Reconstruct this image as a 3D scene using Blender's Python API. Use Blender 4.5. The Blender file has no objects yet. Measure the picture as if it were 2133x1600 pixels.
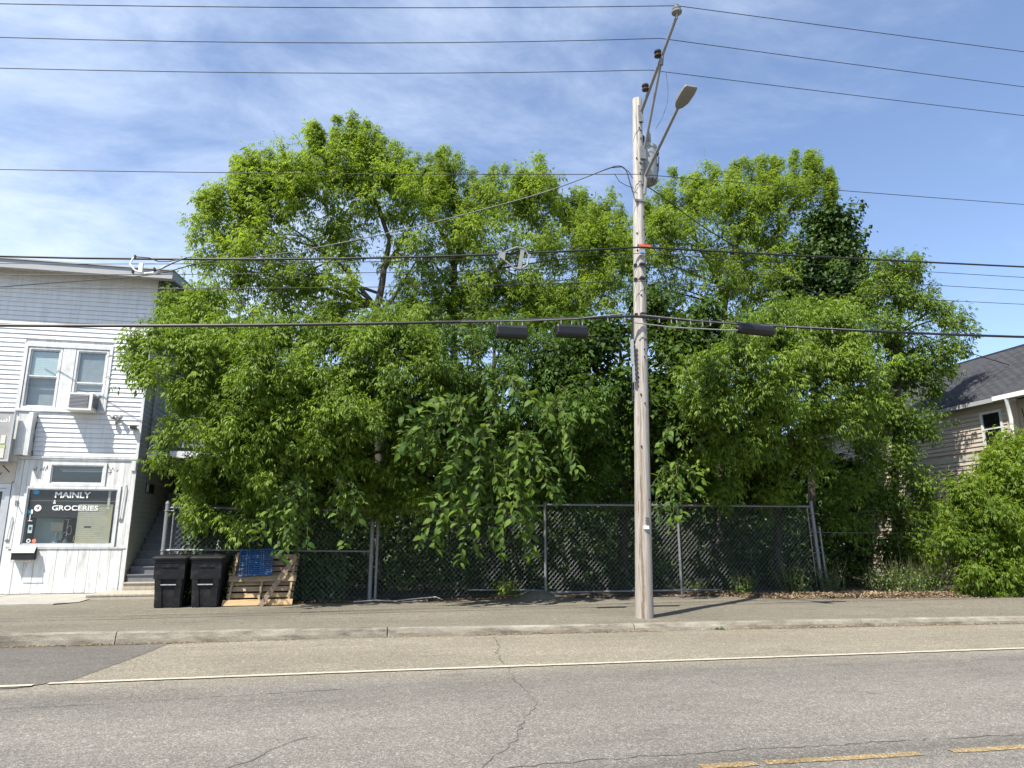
import bpy, math, random
import numpy as np
from mathutils import Vector, Matrix
random.seed(7); rng = np.random.default_rng(11)
S = bpy.context.scene
COL = S.collection
PI = math.pi

# ------------------------------------------------------------------ camera
PITCH, YAW, CAMZ = math.radians(12.45), math.radians(12.0), 1.60
FOC = 1450.0                                    # focal length in photograph pixels (photo 2133 x 1600)
cam = bpy.data.cameras.new('camera'); cam.sensor_width = 36.0; cam.lens = 36.0 * FOC / 2133.0
cam.clip_start = 0.05; cam.clip_end = 3000
camo = bpy.data.objects.new('camera', cam); COL.objects.link(camo)
camo.location = (0, 0, CAMZ); camo.rotation_euler = (PI / 2 + PITCH, 0, -YAW)
S.camera = camo

# ------------------------------------------------------------------ sun, sky, exposure
SUN_AZ, SUN_EL = math.radians(229.5), math.radians(56.5)      # azimuth clockwise from +Y
sdir = Vector((math.sin(SUN_AZ) * math.cos(SUN_EL), math.cos(SUN_AZ) * math.cos(SUN_EL), math.sin(SUN_EL)))
sl = bpy.data.lights.new('sun', 'SUN'); sl.energy = 4.4; sl.angle = math.radians(0.53); sl.color = (1.0, 0.95, 0.86)
so = bpy.data.objects.new('sun', sl); COL.objects.link(so)
so.rotation_euler = sdir.to_track_quat('Z', 'Y').to_euler(); so.location = sdir * 60
S.view_settings.view_transform = 'Standard'; S.view_settings.look = 'None'
S.view_settings.exposure = 1.15; S.view_settings.gamma = 1.0; S.view_settings.use_curve_mapping = False
S.cycles.max_bounces = 8; S.cycles.transparent_max_bounces = 8; S.cycles.diffuse_bounces = 3
S.cycles.glossy_bounces = 3; S.cycles.transmission_bounces = 5

world = bpy.data.worlds.new('World'); S.world = world; world.use_nodes = True
wn = world.node_tree; wn.nodes.clear()
def wnode(t, **k):
    n = wn.nodes.new(t)
    for a, b in k.items(): setattr(n, a, b)
    return n
def wmath(op, a, b=None, c=None):
    n = wnode('ShaderNodeMath', operation=op)
    for i, v in enumerate((a, b, c)):
        if v is None: continue
        if isinstance(v, (int, float)): n.inputs[i].default_value = v
        else: wn.links.new(v, n.inputs[i])
    return n.outputs[0]
sky = wnode('ShaderNodeTexSky', sky_type='NISHITA', sun_disc=False, sun_elevation=SUN_EL, sun_rotation=SUN_AZ,
            altitude=100, air_density=1.0, dust_density=0.35, ozone_density=2.6)
tc = wnode('ShaderNodeTexCoord'); sp = wnode('ShaderNodeSeparateXYZ'); wn.links.new(tc.outputs['Generated'], sp.inputs[0])
zz = wmath('ADD', wmath('MAXIMUM', sp.outputs[2], 0.0), 0.16)
cx = wmath('DIVIDE', sp.outputs[0], zz); cy = wmath('DIVIDE', sp.outputs[1], zz)
cv = wnode('ShaderNodeCombineXYZ'); wn.links.new(cx, cv.inputs[0]); wn.links.new(cy, cv.inputs[1])
def cloud_noise(rot, scl, off, detail, rough, dist=0.0):
    m = wnode('ShaderNodeMapping'); m.inputs['Rotation'].default_value = (0, 0, rot)
    m.inputs['Scale'].default_value = scl; m.inputs['Location'].default_value = off
    wn.links.new(cv.outputs[0], m.inputs['Vector'])
    n = wnode('ShaderNodeTexNoise'); n.inputs['Scale'].default_value = 1.0; n.inputs['Detail'].default_value = detail
    n.inputs['Roughness'].default_value = rough; n.inputs['Distortion'].default_value = dist
    wn.links.new(m.outputs[0], n.inputs['Vector']); return n.outputs[0]
def wrange(v, a, b, c=0.0, d=1.0):
    n = wnode('ShaderNodeMapRange', interpolation_type='SMOOTHSTEP'); wn.links.new(v, n.inputs[0])
    for i, q in enumerate((a, b, c, d)): n.inputs[i + 1].default_value = q
    return n.outputs[0]
fine = cloud_noise(0.75, (2.3, 3.6, 1), (3.1, 1.7, 0), 12, 0.64, 0.25)
broad = cloud_noise(0.6, (1.0, 1.5, 1), (1.3, 4.4, 0), 5, 0.55, 0.2)
west = wrange(cx, -1.35, 1.2, 0.21, -0.16)                    # more cirrus in the west than in the east
cl = wmath('ADD', wmath('ADD', wmath('MULTIPLY', fine, 0.75), wmath('MULTIPLY', broad, 0.45)), west)
mask = wrange(cl, 0.42, 0.98, 0.0, 0.80)
mx = wnode('ShaderNodeMix', data_type='RGBA'); wn.links.new(mask, mx.inputs[0])
hs = wnode('ShaderNodeHueSaturation'); hs.inputs['Saturation'].default_value = 0.92; hs.inputs['Value'].default_value = 1.0
wn.links.new(sky.outputs[0], hs.inputs['Color'])
tn = wnode('ShaderNodeMix', data_type='RGBA', blend_type='MULTIPLY'); tn.inputs[0].default_value = 1.0
wn.links.new(hs.outputs[0], tn.inputs[6]); tn.inputs[7].default_value = (0.88, 0.90, 0.95, 1)
wn.links.new(tn.outputs[2], mx.inputs[6]); mx.inputs[7].default_value = (4.3, 4.9, 5.8, 1)
bg = wnode('ShaderNodeBackground'); bg.inputs['Strength'].default_value = 0.112
out = wnode('ShaderNodeOutputWorld')
wn.links.new(mx.outputs[2], bg.inputs['Color']); wn.links.new(bg.outputs[0], out.inputs['Surface'])

# ------------------------------------------------------------------ survey: a pixel of the photograph on a vertical plane y = Y (or x = X, or the ground)
_fw = np.array([math.sin(YAW) * math.cos(PITCH), math.cos(YAW) * math.cos(PITCH), math.sin(PITCH)])
_rt = np.array([math.cos(YAW), -math.sin(YAW), 0.0]); _up = np.cross(_rt, _fw)
_C = np.array([0, 0, CAMZ])
def ray(px, py): return _fw * FOC + _rt * (px - 1066.5) + _up * (800 - py)
def at(px, py, Y): r = ray(px, py); return Vector(_C + r * (Y / r[1]))
def atx(px, py, X): r = ray(px, py); return Vector(_C + r * (X / r[0]))
def atz(px, py, z=0.0): r = ray(px, py); return Vector(_C + r * ((z - CAMZ) / r[2]))
def mpp(p): return float((np.array(p) - _C) @ _fw) / FOC       # metres per photo pixel at a point

# ------------------------------------------------------------------ materials
def new_mat(name):
    m = bpy.data.materials.new(name); m.use_nodes = True
    return m, m.node_tree, m.node_tree.nodes['Principled BSDF']
def nd(nt, t, **k):
    n = nt.nodes.new(t)
    for a, b in k.items(): setattr(n, a, b)
    return n
def noise(nt, scale, detail=4, rough=0.55, stretch=(1, 1, 1), coord='Object', dist=0.0):
    t = nd(nt, 'ShaderNodeTexCoord'); m = nd(nt, 'ShaderNodeMapping'); m.inputs['Scale'].default_value = stretch
    nt.links.new(t.outputs[coord], m.inputs[0])
    n = nd(nt, 'ShaderNodeTexNoise'); n.inputs['Scale'].default_value = scale; n.inputs['Detail'].default_value = detail
    n.inputs['Roughness'].default_value = rough; n.inputs['Distortion'].default_value = dist
    nt.links.new(m.outputs[0], n.inputs['Vector']); return n.outputs['Fac']
def ramp(nt, v, stops):
    r = nd(nt, 'ShaderNodeValToRGB'); e = r.color_ramp.elements
    while len(e) < len(stops): e.new(0.5)
    for i, (p, c) in enumerate(stops):
        e[i].position = p; e[i].color = (c if isinstance(c, tuple) else (c, c, c)) + (1,)
    nt.links.new(v, r.inputs[0]); return r.outputs[0]
def mixc(nt, f, a, b, mode='MIX'):
    n = nd(nt, 'ShaderNodeMix', data_type='RGBA', blend_type=mode)
    for i, v in ((0, f), (6, a), (7, b)):
        if isinstance(v, (int, float)): n.inputs[i].default_value = v
        elif isinstance(v, tuple): n.inputs[i].default_value = v + (1,)
        else: nt.links.new(v, n.inputs[i])
    return n.outputs[2]
def bump(nt, bs, v, strength=0.3, dist=0.01):
    b = nd(nt, 'ShaderNodeBump'); b.inputs['Strength'].default_value = strength; b.inputs['Distance'].default_value = dist
    nt.links.new(v, b.inputs['Height']); nt.links.new(b.outputs[0], bs.inputs['Normal'])
def mat(name, col, rough=0.6, metal=0.0, var=0.15, vscale=6.0, stretch=(1, 1, 1), bmp=0.0, bscale=60, dirt=None, dscale=2.0, spec=0.4, streak=0.0):
    """plain surface with mottled colour, optional fine relief and blotches of dirt"""
    m, nt, bs = new_mat(name)
    n = noise(nt, vscale, 6, 0.6, stretch)
    a = tuple(c * (1 - var) for c in col); b = tuple(min(1, c * (1 + var)) for c in col)
    c = ramp(nt, n, [(0.3, a), (0.7, b)])
    if dirt:
        d = ramp(nt, noise(nt, dscale, 8, 0.68, stretch), [(0.50, 0.0), (0.72, 0.75)])
        c = mixc(nt, d, c, dirt)
    if streak:                                              # rain streaks of grime running down
        c = mixc(nt, 1.0, c, ramp(nt, noise(nt, 5, 7, 0.7, (2.2, 2.2, 0.22)), [(0.36, 1 - streak), (0.58, 1.0)]), 'MULTIPLY')
    nt.links.new(c, bs.inputs['Base Color'])
    bs.inputs['Roughness'].default_value = rough; bs.inputs['Metallic'].default_value = metal
    bs.inputs['Specular IOR Level'].default_value = spec
    if bmp: bump(nt, bs, noise(nt, bscale, 4, 0.6, stretch), bmp, 0.004)
    return m

def asphalt(name, base, grain_lo, grain_hi, gscale, tracks=None, warm=0.0, crackdark=0.0):
    m, nt, bs = new_mat(name)
    t = nd(nt, 'ShaderNodeTexCoord')
    v = nd(nt, 'ShaderNodeTexVoronoi'); v.inputs['Scale'].default_value = gscale
    nt.links.new(t.outputs['Object'], v.inputs['Vector'])
    sep = nd(nt, 'ShaderNodeSeparateColor'); nt.links.new(v.outputs['Color'], sep.inputs[0])
    g = ramp(nt, sep.outputs[0], [(0.0, grain_lo), (0.62, 1.0), (0.86, 1.25), (1.0, grain_hi)])
    v2 = nd(nt, 'ShaderNodeTexVoronoi'); v2.inputs['Scale'].default_value = gscale * 0.42
    nt.links.new(t.outputs['Object'], v2.inputs['Vector'])
    sep2 = nd(nt, 'ShaderNodeSeparateColor'); nt.links.new(v2.outputs['Color'], sep2.inputs[0])
    g2 = ramp(nt, sep2.outputs[1], [(0.0, 0.80), (0.8, 1.0), (1.0, 1.3)])
    big = ramp(nt, noise(nt, 0.55, 7, 0.62, (0.5, 1.0, 1)), [(0.28, tuple(c * 0.82 for c in base)), (0.72, tuple(c * 1.16 for c in base))])
    c = mixc(nt, 1.0, big, g, 'MULTIPLY'); c = mixc(nt, 1.0, c, g2, 'MULTIPLY')
    st = ramp(nt, noise(nt, 3.5, 8, 0.7, (0.35, 1.6, 1)), [(0.35, 0.86), (0.6, 1.04)])
    c = mixc(nt, 0.8, c, st, 'MULTIPLY')
    oil = ramp(nt, noise(nt, 1.7, 6, 0.6, (0.8, 1.0, 1), dist=0.6), [(0.27, 0.74), (0.38, 1.0)])
    c = mixc(nt, 1.0, c, oil, 'MULTIPLY')
    if tracks:                                              # worn wheel paths along the street
        sy = nd(nt, 'ShaderNodeSeparateXYZ'); nt.links.new(t.outputs['Object'], sy.inputs[0])
        w = nd(nt, 'ShaderNodeMath', operation='MULTIPLY'); nt.links.new(sy.outputs[1], w.inputs[0]); w.inputs[1].default_value = 0.1
        tr = ramp(nt, w.outputs[0], tracks)
        c = mixc(nt, 1.0, c, tr, 'MULTIPLY')
    nt.links.new(c, bs.inputs['Base Color']); bs.inputs['Roughness'].default_value = 0.88; bs.inputs['Specular IOR Level'].default_value = 0.25
    bump(nt, bs, sep.outputs[0], 0.55, 0.006)
    return m

def leaf_mat(name, a, b, trans, tw=0.38, rough=0.42, spec=0.35):
    m, nt, bs = new_mat(name)
    at_ = nd(nt, 'ShaderNodeAttribute', attribute_name='tint')
    oi = nd(nt, 'ShaderNodeObjectInfo')
    ad = nd(nt, 'ShaderNodeMath', operation='ADD'); nt.links.new(at_.outputs['Fac'], ad.inputs[0])
    ml = nd(nt, 'ShaderNodeMath', operation='MULTIPLY'); nt.links.new(oi.outputs['Random'], ml.inputs[0]); ml.inputs[1].default_value = 0.25
    nt.links.new(ml.outputs[0], ad.inputs[1])
    c = mixc(nt, ad.outputs[0], a, b)
    nt.links.new(c, bs.inputs['Base Color']); bs.inputs['Roughness'].default_value = rough; bs.inputs['Specular IOR Level'].default_value = spec
    tl = nd(nt, 'ShaderNodeBsdfTranslucent'); nt.links.new(mixc(nt, ad.outputs[0], tuple(x * 0.7 for x in trans), trans), tl.inputs['Color'])
    ms = nd(nt, 'ShaderNodeMixShader'); ms.inputs[0].default_value = tw
    nt.links.new(bs.outputs[0], ms.inputs[1]); nt.links.new(tl.outputs[0], ms.inputs[2])
    nt.links.new(ms.outputs[0], nt.nodes['Material Output'].inputs['Surface'])
    return m

def glass_mat(name, tint, refl=0.12):
    m, nt, bs = new_mat(name)
    tr = nd(nt, 'ShaderNodeBsdfTransparent'); tr.inputs[0].default_value = tint + (1,)
    gl = nd(nt, 'ShaderNodeBsdfGlossy'); gl.inputs['Roughness'].default_value = 0.02
    lw = nd(nt, 'ShaderNodeLayerWeight'); pw = nd(nt, 'ShaderNodeMath', operation='POWER'); nt.links.new(lw.outputs['Facing'], pw.inputs[0]); pw.inputs[1].default_value = 4.0
    ad = nd(nt, 'ShaderNodeMath', operation='MULTIPLY_ADD', use_clamp=True); nt.links.new(pw.outputs[0], ad.inputs[0]); ad.inputs[1].default_value = 0.7; ad.inputs[2].default_value = refl
    bump_n = nd(nt, 'ShaderNodeBump'); bump_n.inputs['Strength'].default_value = 0.05; nt.links.new(noise(nt, 3.0, 2), bump_n.inputs['Height'])
    nt.links.new(bump_n.outputs[0], gl.inputs['Normal'])
    ms = nd(nt, 'ShaderNodeMixShader'); nt.links.new(ad.outputs[0], ms.inputs[0])
    nt.links.new(tr.outputs[0], ms.inputs[1]); nt.links.new(gl.outputs[0], ms.inputs[2])
    nt.links.new(ms.outputs[0], nt.nodes['Material Output'].inputs['Surface'])
    return m

MT = {}
MT['vinyl'] = mat('white vinyl siding', (0.70, 0.71, 0.72), 0.45, var=0.03, vscale=1.5, stretch=(0.4, 1, 3), dirt=(0.60, 0.60, 0.585), dscale=1.4, streak=.14)
MT['trim'] = mat('white trim paint', (0.62, 0.63, 0.63), 0.5, var=0.05, vscale=5, dirt=(0.42, 0.41, 0.38), dscale=3, streak=.2)
MT['peel'] = mat('weathered white boards', (0.64, 0.65, 0.64), 0.7, var=0.07, vscale=3, stretch=(2, 2, 0.5), dirt=(0.36, 0.34, 0.30), dscale=3.4, bmp=0.25, streak=.22)
MT['greysiding'] = mat('old olive grey siding', (0.36, 0.365, 0.32), 0.7, var=0.1, vscale=2, dirt=(0.26, 0.26, 0.22))
MT['fascia'] = mat('grey fascia', (0.33, 0.34, 0.35), 0.5, var=0.05)
MT['soffit'] = mat('soffit', (0.50, 0.48, 0.44), 0.6, var=0.08, dirt=(0.35, 0.28, 0.2))
MT['tan'] = mat('tan siding', (0.43, 0.365, 0.305), 0.55, var=0.05, vscale=1.2, stretch=(1, 0.5, 3), dirt=(0.38, 0.32, 0.27))
MT['shingle'] = mat('asphalt shingle', (0.036, 0.037, 0.042), 0.9, var=0.35, vscale=9, bmp=0.3, bscale=200)
MT['shingle2'] = mat('dark asphalt shingle', (0.026, 0.027, 0.031), 0.9, var=0.35, vscale=9, bmp=0.3, bscale=200)
MT['alu'] = mat('aluminium', (0.50, 0.51, 0.52), 0.42, 0.6, var=0.08)
MT['galv'] = mat('galvanised steel', (0.19, 0.195, 0.20), 0.55, 0.4, var=0.25, vscale=25)
MT['wire'] = mat('galvanised wire', (0.20, 0.205, 0.21), 0.5, 0.4, var=0.15)
MT['black'] = mat('black cable jacket', (0.018, 0.018, 0.020), 0.5, var=0.2)
MT['conduct'] = mat('weathered conductor', (0.05, 0.052, 0.055), 0.55, 0.3, var=0.2)
MT['blackplas'] = mat('black bin plastic', (0.010, 0.010, 0.012), 0.5, var=0.25, vscale=8, bmp=0.1, bscale=250, dirt=(0.045, 0.042, 0.037), dscale=5, spec=0.22)
MT['blackmetal'] = mat('black painted metal', (0.014, 0.014, 0.015), 0.4, var=0.2)
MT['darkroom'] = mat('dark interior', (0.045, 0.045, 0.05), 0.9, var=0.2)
MT['blind'] = mat('window blind', (0.74, 0.79, 0.80), 0.7, var=0.06, stretch=(1, 1, 20))
MT['greyblind'] = mat('grey curtain', (0.42, 0.42, 0.43), 0.8, var=0.1)
MT['glass'] = glass_mat('window glass', (0.86, 0.90, 0.90), 0.07)
MT['shopglass'] = glass_mat('shop glass', (0.90, 0.92, 0.92), 0.03)
MT['banner'] = mat('black vinyl banner', (0.016, 0.017, 0.020), 0.5, var=0.2)
MT['letters'] = mat('white lettering', (0.78, 0.78, 0.76), 0.5, var=0.03)
MT['paper'] = mat('sunfaded price sheet', (0.40, 0.385, 0.29), 0.8, var=0.16, vscale=2.5, dirt=(0.40, 0.30, 0.11), dscale=2.2)
MT['ink'] = mat('grey print', (0.55, 0.54, 0.47), 0.8, var=0.05)
MT['darkink'] = mat('dark print', (0.05, 0.05, 0.06), 0.8, var=0.05)
MT['paleblue'] = mat('pale blue panel', (0.36, 0.47, 0.48), 0.7, var=0.06)
MT['stick_b'] = mat('blue sticker', (0.05, 0.30, 0.50), 0.5)
MT['stick_r'] = mat('orange sticker', (0.75, 0.20, 0.10), 0.5)
MT['stick_red'] = mat('red print', (0.5, 0.05, 0.05), 0.5)
MT['chrome'] = mat('polished metal', (0.6, 0.6, 0.6), 0.2, 0.9)
MT['smokeglass'] = mat('dark coloured glass', (0.08, 0.12, 0.12), 0.15)
MT['signgrey'] = mat('faded grey banner', (0.32, 0.32, 0.31), 0.6, var=0.22, vscale=3, stretch=(1, 1, 0.6), bmp=0.4, bscale=5)
MT['plywood'] = mat('unpainted panel', (0.50, 0.45, 0.38), 0.8, var=0.1)
MT['spray'] = mat('black spray paint', (0.02, 0.02, 0.02), 0.7)
MT['rail'] = mat('blue grey painted boards', (0.20, 0.22, 0.25), 0.7, var=0.1)
MT['stair'] = mat('grey painted stair', (0.135, 0.142, 0.155), 0.7, var=0.12, dirt=(0.1, 0.1, 0.1))
MT['deck'] = mat('weathered deck wood', (0.36, 0.32, 0.26), 0.85, var=0.2, vscale=6, stretch=(8, 1, 1), bmp=0.3)
MT['concrete'] = mat('concrete slab', (0.30, 0.285, 0.25), 0.9, var=0.1, vscale=3, bmp=0.3, bscale=90, dirt=(0.21, 0.195, 0.17))
MT['bark'] = mat('tree bark', (0.060, 0.052, 0.042), 0.95, var=0.35, vscale=14, stretch=(2, 2, 0.3), bmp=0.6, bscale=25)
MT['twig'] = mat('green twig', (0.11, 0.11, 0.05), 0.8, var=0.2)
MT['litter'] = leaf_mat('dry leaf litter', (0.11, 0.075, 0.045), (0.34, 0.255, 0.165), (0.2, 0.13, 0.06), 0.15, 0.8, 0.1)
MT['orange'] = mat('orange plastic tag', (0.75, 0.13, 0.05), 0.5)
MT['tagblue'] = mat('blue tag', (0.06, 0.14, 0.36), 0.5)
MT['porcelain'] = mat('brown porcelain', (0.045, 0.03, 0.025), 0.2)
MT['greypor'] = mat('grey porcelain', (0.25, 0.26, 0.26), 0.25)
MT['tank'] = mat('grey transformer paint', (0.30, 0.32, 0.33), 0.45, var=0.06, dirt=(0.25, 0.25, 0.24), stretch=(1, 1, 0.4))
MT['fibre'] = mat('grey fibreglass', (0.22, 0.22, 0.22), 0.5, var=0.08)
MT['lamphead'] = mat('grey lamp housing', (0.20, 0.20, 0.19), 0.5, var=0.05)
MT['lens'] = mat('lamp lens', (0.62, 0.60, 0.54), 0.3, var=0.15, vscale=20)
MT['shoe'] = mat('grey cable bracket', (0.24, 0.24, 0.235), 0.45, var=0.08)
MT['whitepl'] = mat('white plastic', (0.78, 0.78, 0.76), 0.5, var=0.04)
MT['bluepl'] = mat('blue crate plastic', (0.011, 0.066, 0.20), 0.45, var=0.15)
MT['bluepale'] = mat('scuffed blue plastic', (0.06, 0.16, 0.30), 0.5, var=0.15)
MT['acgrille'] = mat('air conditioner grille', (0.20, 0.20, 0.21), 0.6, 0.2, var=0.1)
MT['acbody'] = mat('air conditioner case', (0.66, 0.65, 0.62), 0.5, var=0.06, dirt=(0.45, 0.42, 0.38))
MT['yellow'] = mat('worn yellow paint', (0.32, 0.20, 0.055), 0.8, var=0.35, vscale=80, dirt=(0.13, 0.115, 0.095), dscale=34)
MT['whiteline'] = mat('worn white paint', (0.40, 0.365, 0.29), 0.8, var=0.2, vscale=40, dirt=(0.20, 0.18, 0.145), dscale=12)
MT['crack'] = mat('dark asphalt crack', (0.085, 0.078, 0.068), 0.95, var=0.2)  # mottled dark tone of the thin crack strips
MT['soil'] = mat('dark soil', (0.055, 0.043, 0.032), 0.95, var=0.35, vscale=5, bmp=0.6, bscale=30)
MT['grit'] = mat('grit in the gutter', (0.33, 0.29, 0.22), 0.95, var=0.3, vscale=20)
MT['road'] = asphalt('lane asphalt', (0.172, 0.158, 0.139), 0.60, 1.95, 115,
                     tracks=[(0.38, 1.08), (0.49, 0.93), (0.515, 0.72), (0.535, 0.98), (0.68, 1.08), (0.77, 0.96), (0.835, 0.90), (0.875, (1.06, 1.05, 1.0)), (0.915, (1.26, 1.22, 1.08))])
MT['shoulder'] = asphalt('dusty shoulder asphalt', (0.214, 0.190, 0.145), 0.62, 1.8, 95)
MT['patch'] = asphalt('patched asphalt', (0.122, 0.112, 0.098), 0.75, 1.5, 110)
MT['yellow'] = asphalt('worn yellow paint on asphalt', (0.265, 0.198, 0.105), 0.45, 1.7, 112)
MT['walk'] = asphalt('pavement asphalt', (0.168, 0.150, 0.116), 0.66, 1.6, 90)
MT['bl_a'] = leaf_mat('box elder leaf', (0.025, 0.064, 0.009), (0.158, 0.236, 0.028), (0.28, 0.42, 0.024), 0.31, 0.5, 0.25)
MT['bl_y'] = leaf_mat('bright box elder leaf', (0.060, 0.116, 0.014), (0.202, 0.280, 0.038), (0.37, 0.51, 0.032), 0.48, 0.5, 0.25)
MT['bl_d'] = leaf_mat('box elder leaf with painted shade', (0.018, 0.050, 0.007), (0.075, 0.142, 0.018), (0.17, 0.29, 0.016), 0.26, 0.5, 0.25)  # darker copy of the leaf colour: shade of the middle tree painted in
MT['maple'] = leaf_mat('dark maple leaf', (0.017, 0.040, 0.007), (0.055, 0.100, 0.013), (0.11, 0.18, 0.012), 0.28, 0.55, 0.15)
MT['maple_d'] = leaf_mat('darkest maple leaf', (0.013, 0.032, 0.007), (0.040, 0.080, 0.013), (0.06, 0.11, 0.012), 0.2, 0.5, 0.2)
MT['broad'] = leaf_mat('broad leaf', (0.022, 0.058, 0.009), (0.115, 0.182, 0.024), (0.27, 0.38, 0.03), 0.32, 0.55, 0.2)
MT['weed'] = leaf_mat('weed leaf', (0.03, 0.07, 0.012), (0.08, 0.14, 0.02), (0.15, 0.22, 0.02), 0.3)
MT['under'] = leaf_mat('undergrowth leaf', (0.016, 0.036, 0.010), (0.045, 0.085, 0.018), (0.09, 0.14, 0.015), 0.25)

def pole_mat():
    m, nt, bs = new_mat('weathered pole wood')
    t = nd(nt, 'ShaderNodeTexCoord'); s = nd(nt, 'ShaderNodeSeparateXYZ'); nt.links.new(t.outputs['Object'], s.inputs[0])
    g = noise(nt, 9, 8, 0.65, (5, 5, 0.16))
    hz = nd(nt, 'ShaderNodeMath', operation='MULTIPLY_ADD'); nt.links.new(s.outputs[2], hz.inputs[0]); hz.inputs[1].default_value = 0.12; hz.inputs[2].default_value = -0.12
    hz.use_clamp = True
    low = ramp(nt, g, [(0.31, (0.14, 0.085, 0.05)), (0.43, (0.255, 0.225, 0.19)), (0.7, (0.36, 0.335, 0.30))])
    high = ramp(nt, g, [(0.34, (0.20, 0.18, 0.155)), (0.5, (0.40, 0.38, 0.35)), (0.7, (0.51, 0.49, 0.46))])
    c = mixc(nt, hz.outputs[0], low, high)
    ax_ = nd(nt, 'ShaderNodeMath', operation='MULTIPLY_ADD'); nt.links.new(s.outputs[2], ax_.inputs[0]); ax_.inputs[1].default_value = -.02785; nt.links.new(s.outputs[0], ax_.inputs[2])
    wv = nd(nt, 'ShaderNodeMath', operation='MULTIPLY_ADD'); nt.links.new(noise(nt, 2.2, 6, 0.7, (1, 1, .8)), wv.inputs[0]); wv.inputs[1].default_value = .10; nt.links.new(ax_.outputs[0], wv.inputs[2])
    ds = nd(nt, 'ShaderNodeMath', operation='SUBTRACT'); nt.links.new(wv.outputs[0], ds.inputs[0]); ds.inputs[1].default_value = 5.2514 - .078 + .05
    ab = nd(nt, 'ShaderNodeMath', operation='ABSOLUTE'); nt.links.new(ds.outputs[0], ab.inputs[0])
    sm = ramp(nt, ab.outputs[0], [(0.008, 0.85), (0.034, 0.0)])
    zf = nd(nt, 'ShaderNodeMath', operation='MULTIPLY_ADD', use_clamp=True); nt.links.new(s.outputs[2], zf.inputs[0]); zf.inputs[1].default_value = -.13; zf.inputs[2].default_value = 1.0
    sf = nd(nt, 'ShaderNodeMath', operation='MULTIPLY'); nt.links.new(sm, sf.inputs[0]); nt.links.new(zf.outputs[0], sf.inputs[1])
    c = mixc(nt, sf.outputs[0], c, (0.125, 0.068, 0.034))               # rust brown stain along the long check
    ck = ramp(nt, noise(nt, 6, 5, 0.5, (6, 6, 0.08)), [(0.33, 1.0), (0.37, 0.0)])
    c = mixc(nt, ck, c, (0.13, 0.09, 0.06))
    nt.links.new(c, bs.inputs['Base Color']); bs.inputs['Roughness'].default_value = 0.85
    bump(nt, bs, g, 0.6, 0.02)
    return m
MT['pole'] = pole_mat()
def palletwood(name, col):
    return mat(name, col, 0.8, var=0.25, vscale=4, stretch=(1, 6, 8), bmp=0.3, bscale=20, dirt=tuple(c * 0.5 for c in col), dscale=2.5)
MT['pal1'] = palletwood('new pallet wood', (0.42, 0.28, 0.145)); MT['pal2'] = palletwood('grey pallet wood', (0.34, 0.255, 0.16)); MT['pal3'] = palletwood('weathered plank', (0.27, 0.20, 0.145))
def kerb_mat():
    m, nt, bs = new_mat('worn kerb concrete')
    t = nd(nt, 'ShaderNodeTexCoord')
    n1 = noise(nt, 1.8, 9, 0.72, (0.7, 1, 3)); n2 = noise(nt, 60, 3, 0.6)
    c = ramp(nt, n1, [(0.34, (0.085, 0.075, 0.06)), (0.47, (0.19, 0.168, 0.13)), (0.66, (0.30, 0.275, 0.22))])
    c = mixc(nt, 0.6, c, ramp(nt, n2, [(0.35, 0.62), (0.6, 1.1)]), 'MULTIPLY')
    nt.links.new(c, bs.inputs['Base Color']); bs.inputs['Roughness'].default_value = 0.9
    bump(nt, bs, n2, 0.6, 0.01); return m
MT['kerb'] = kerb_mat()

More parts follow.
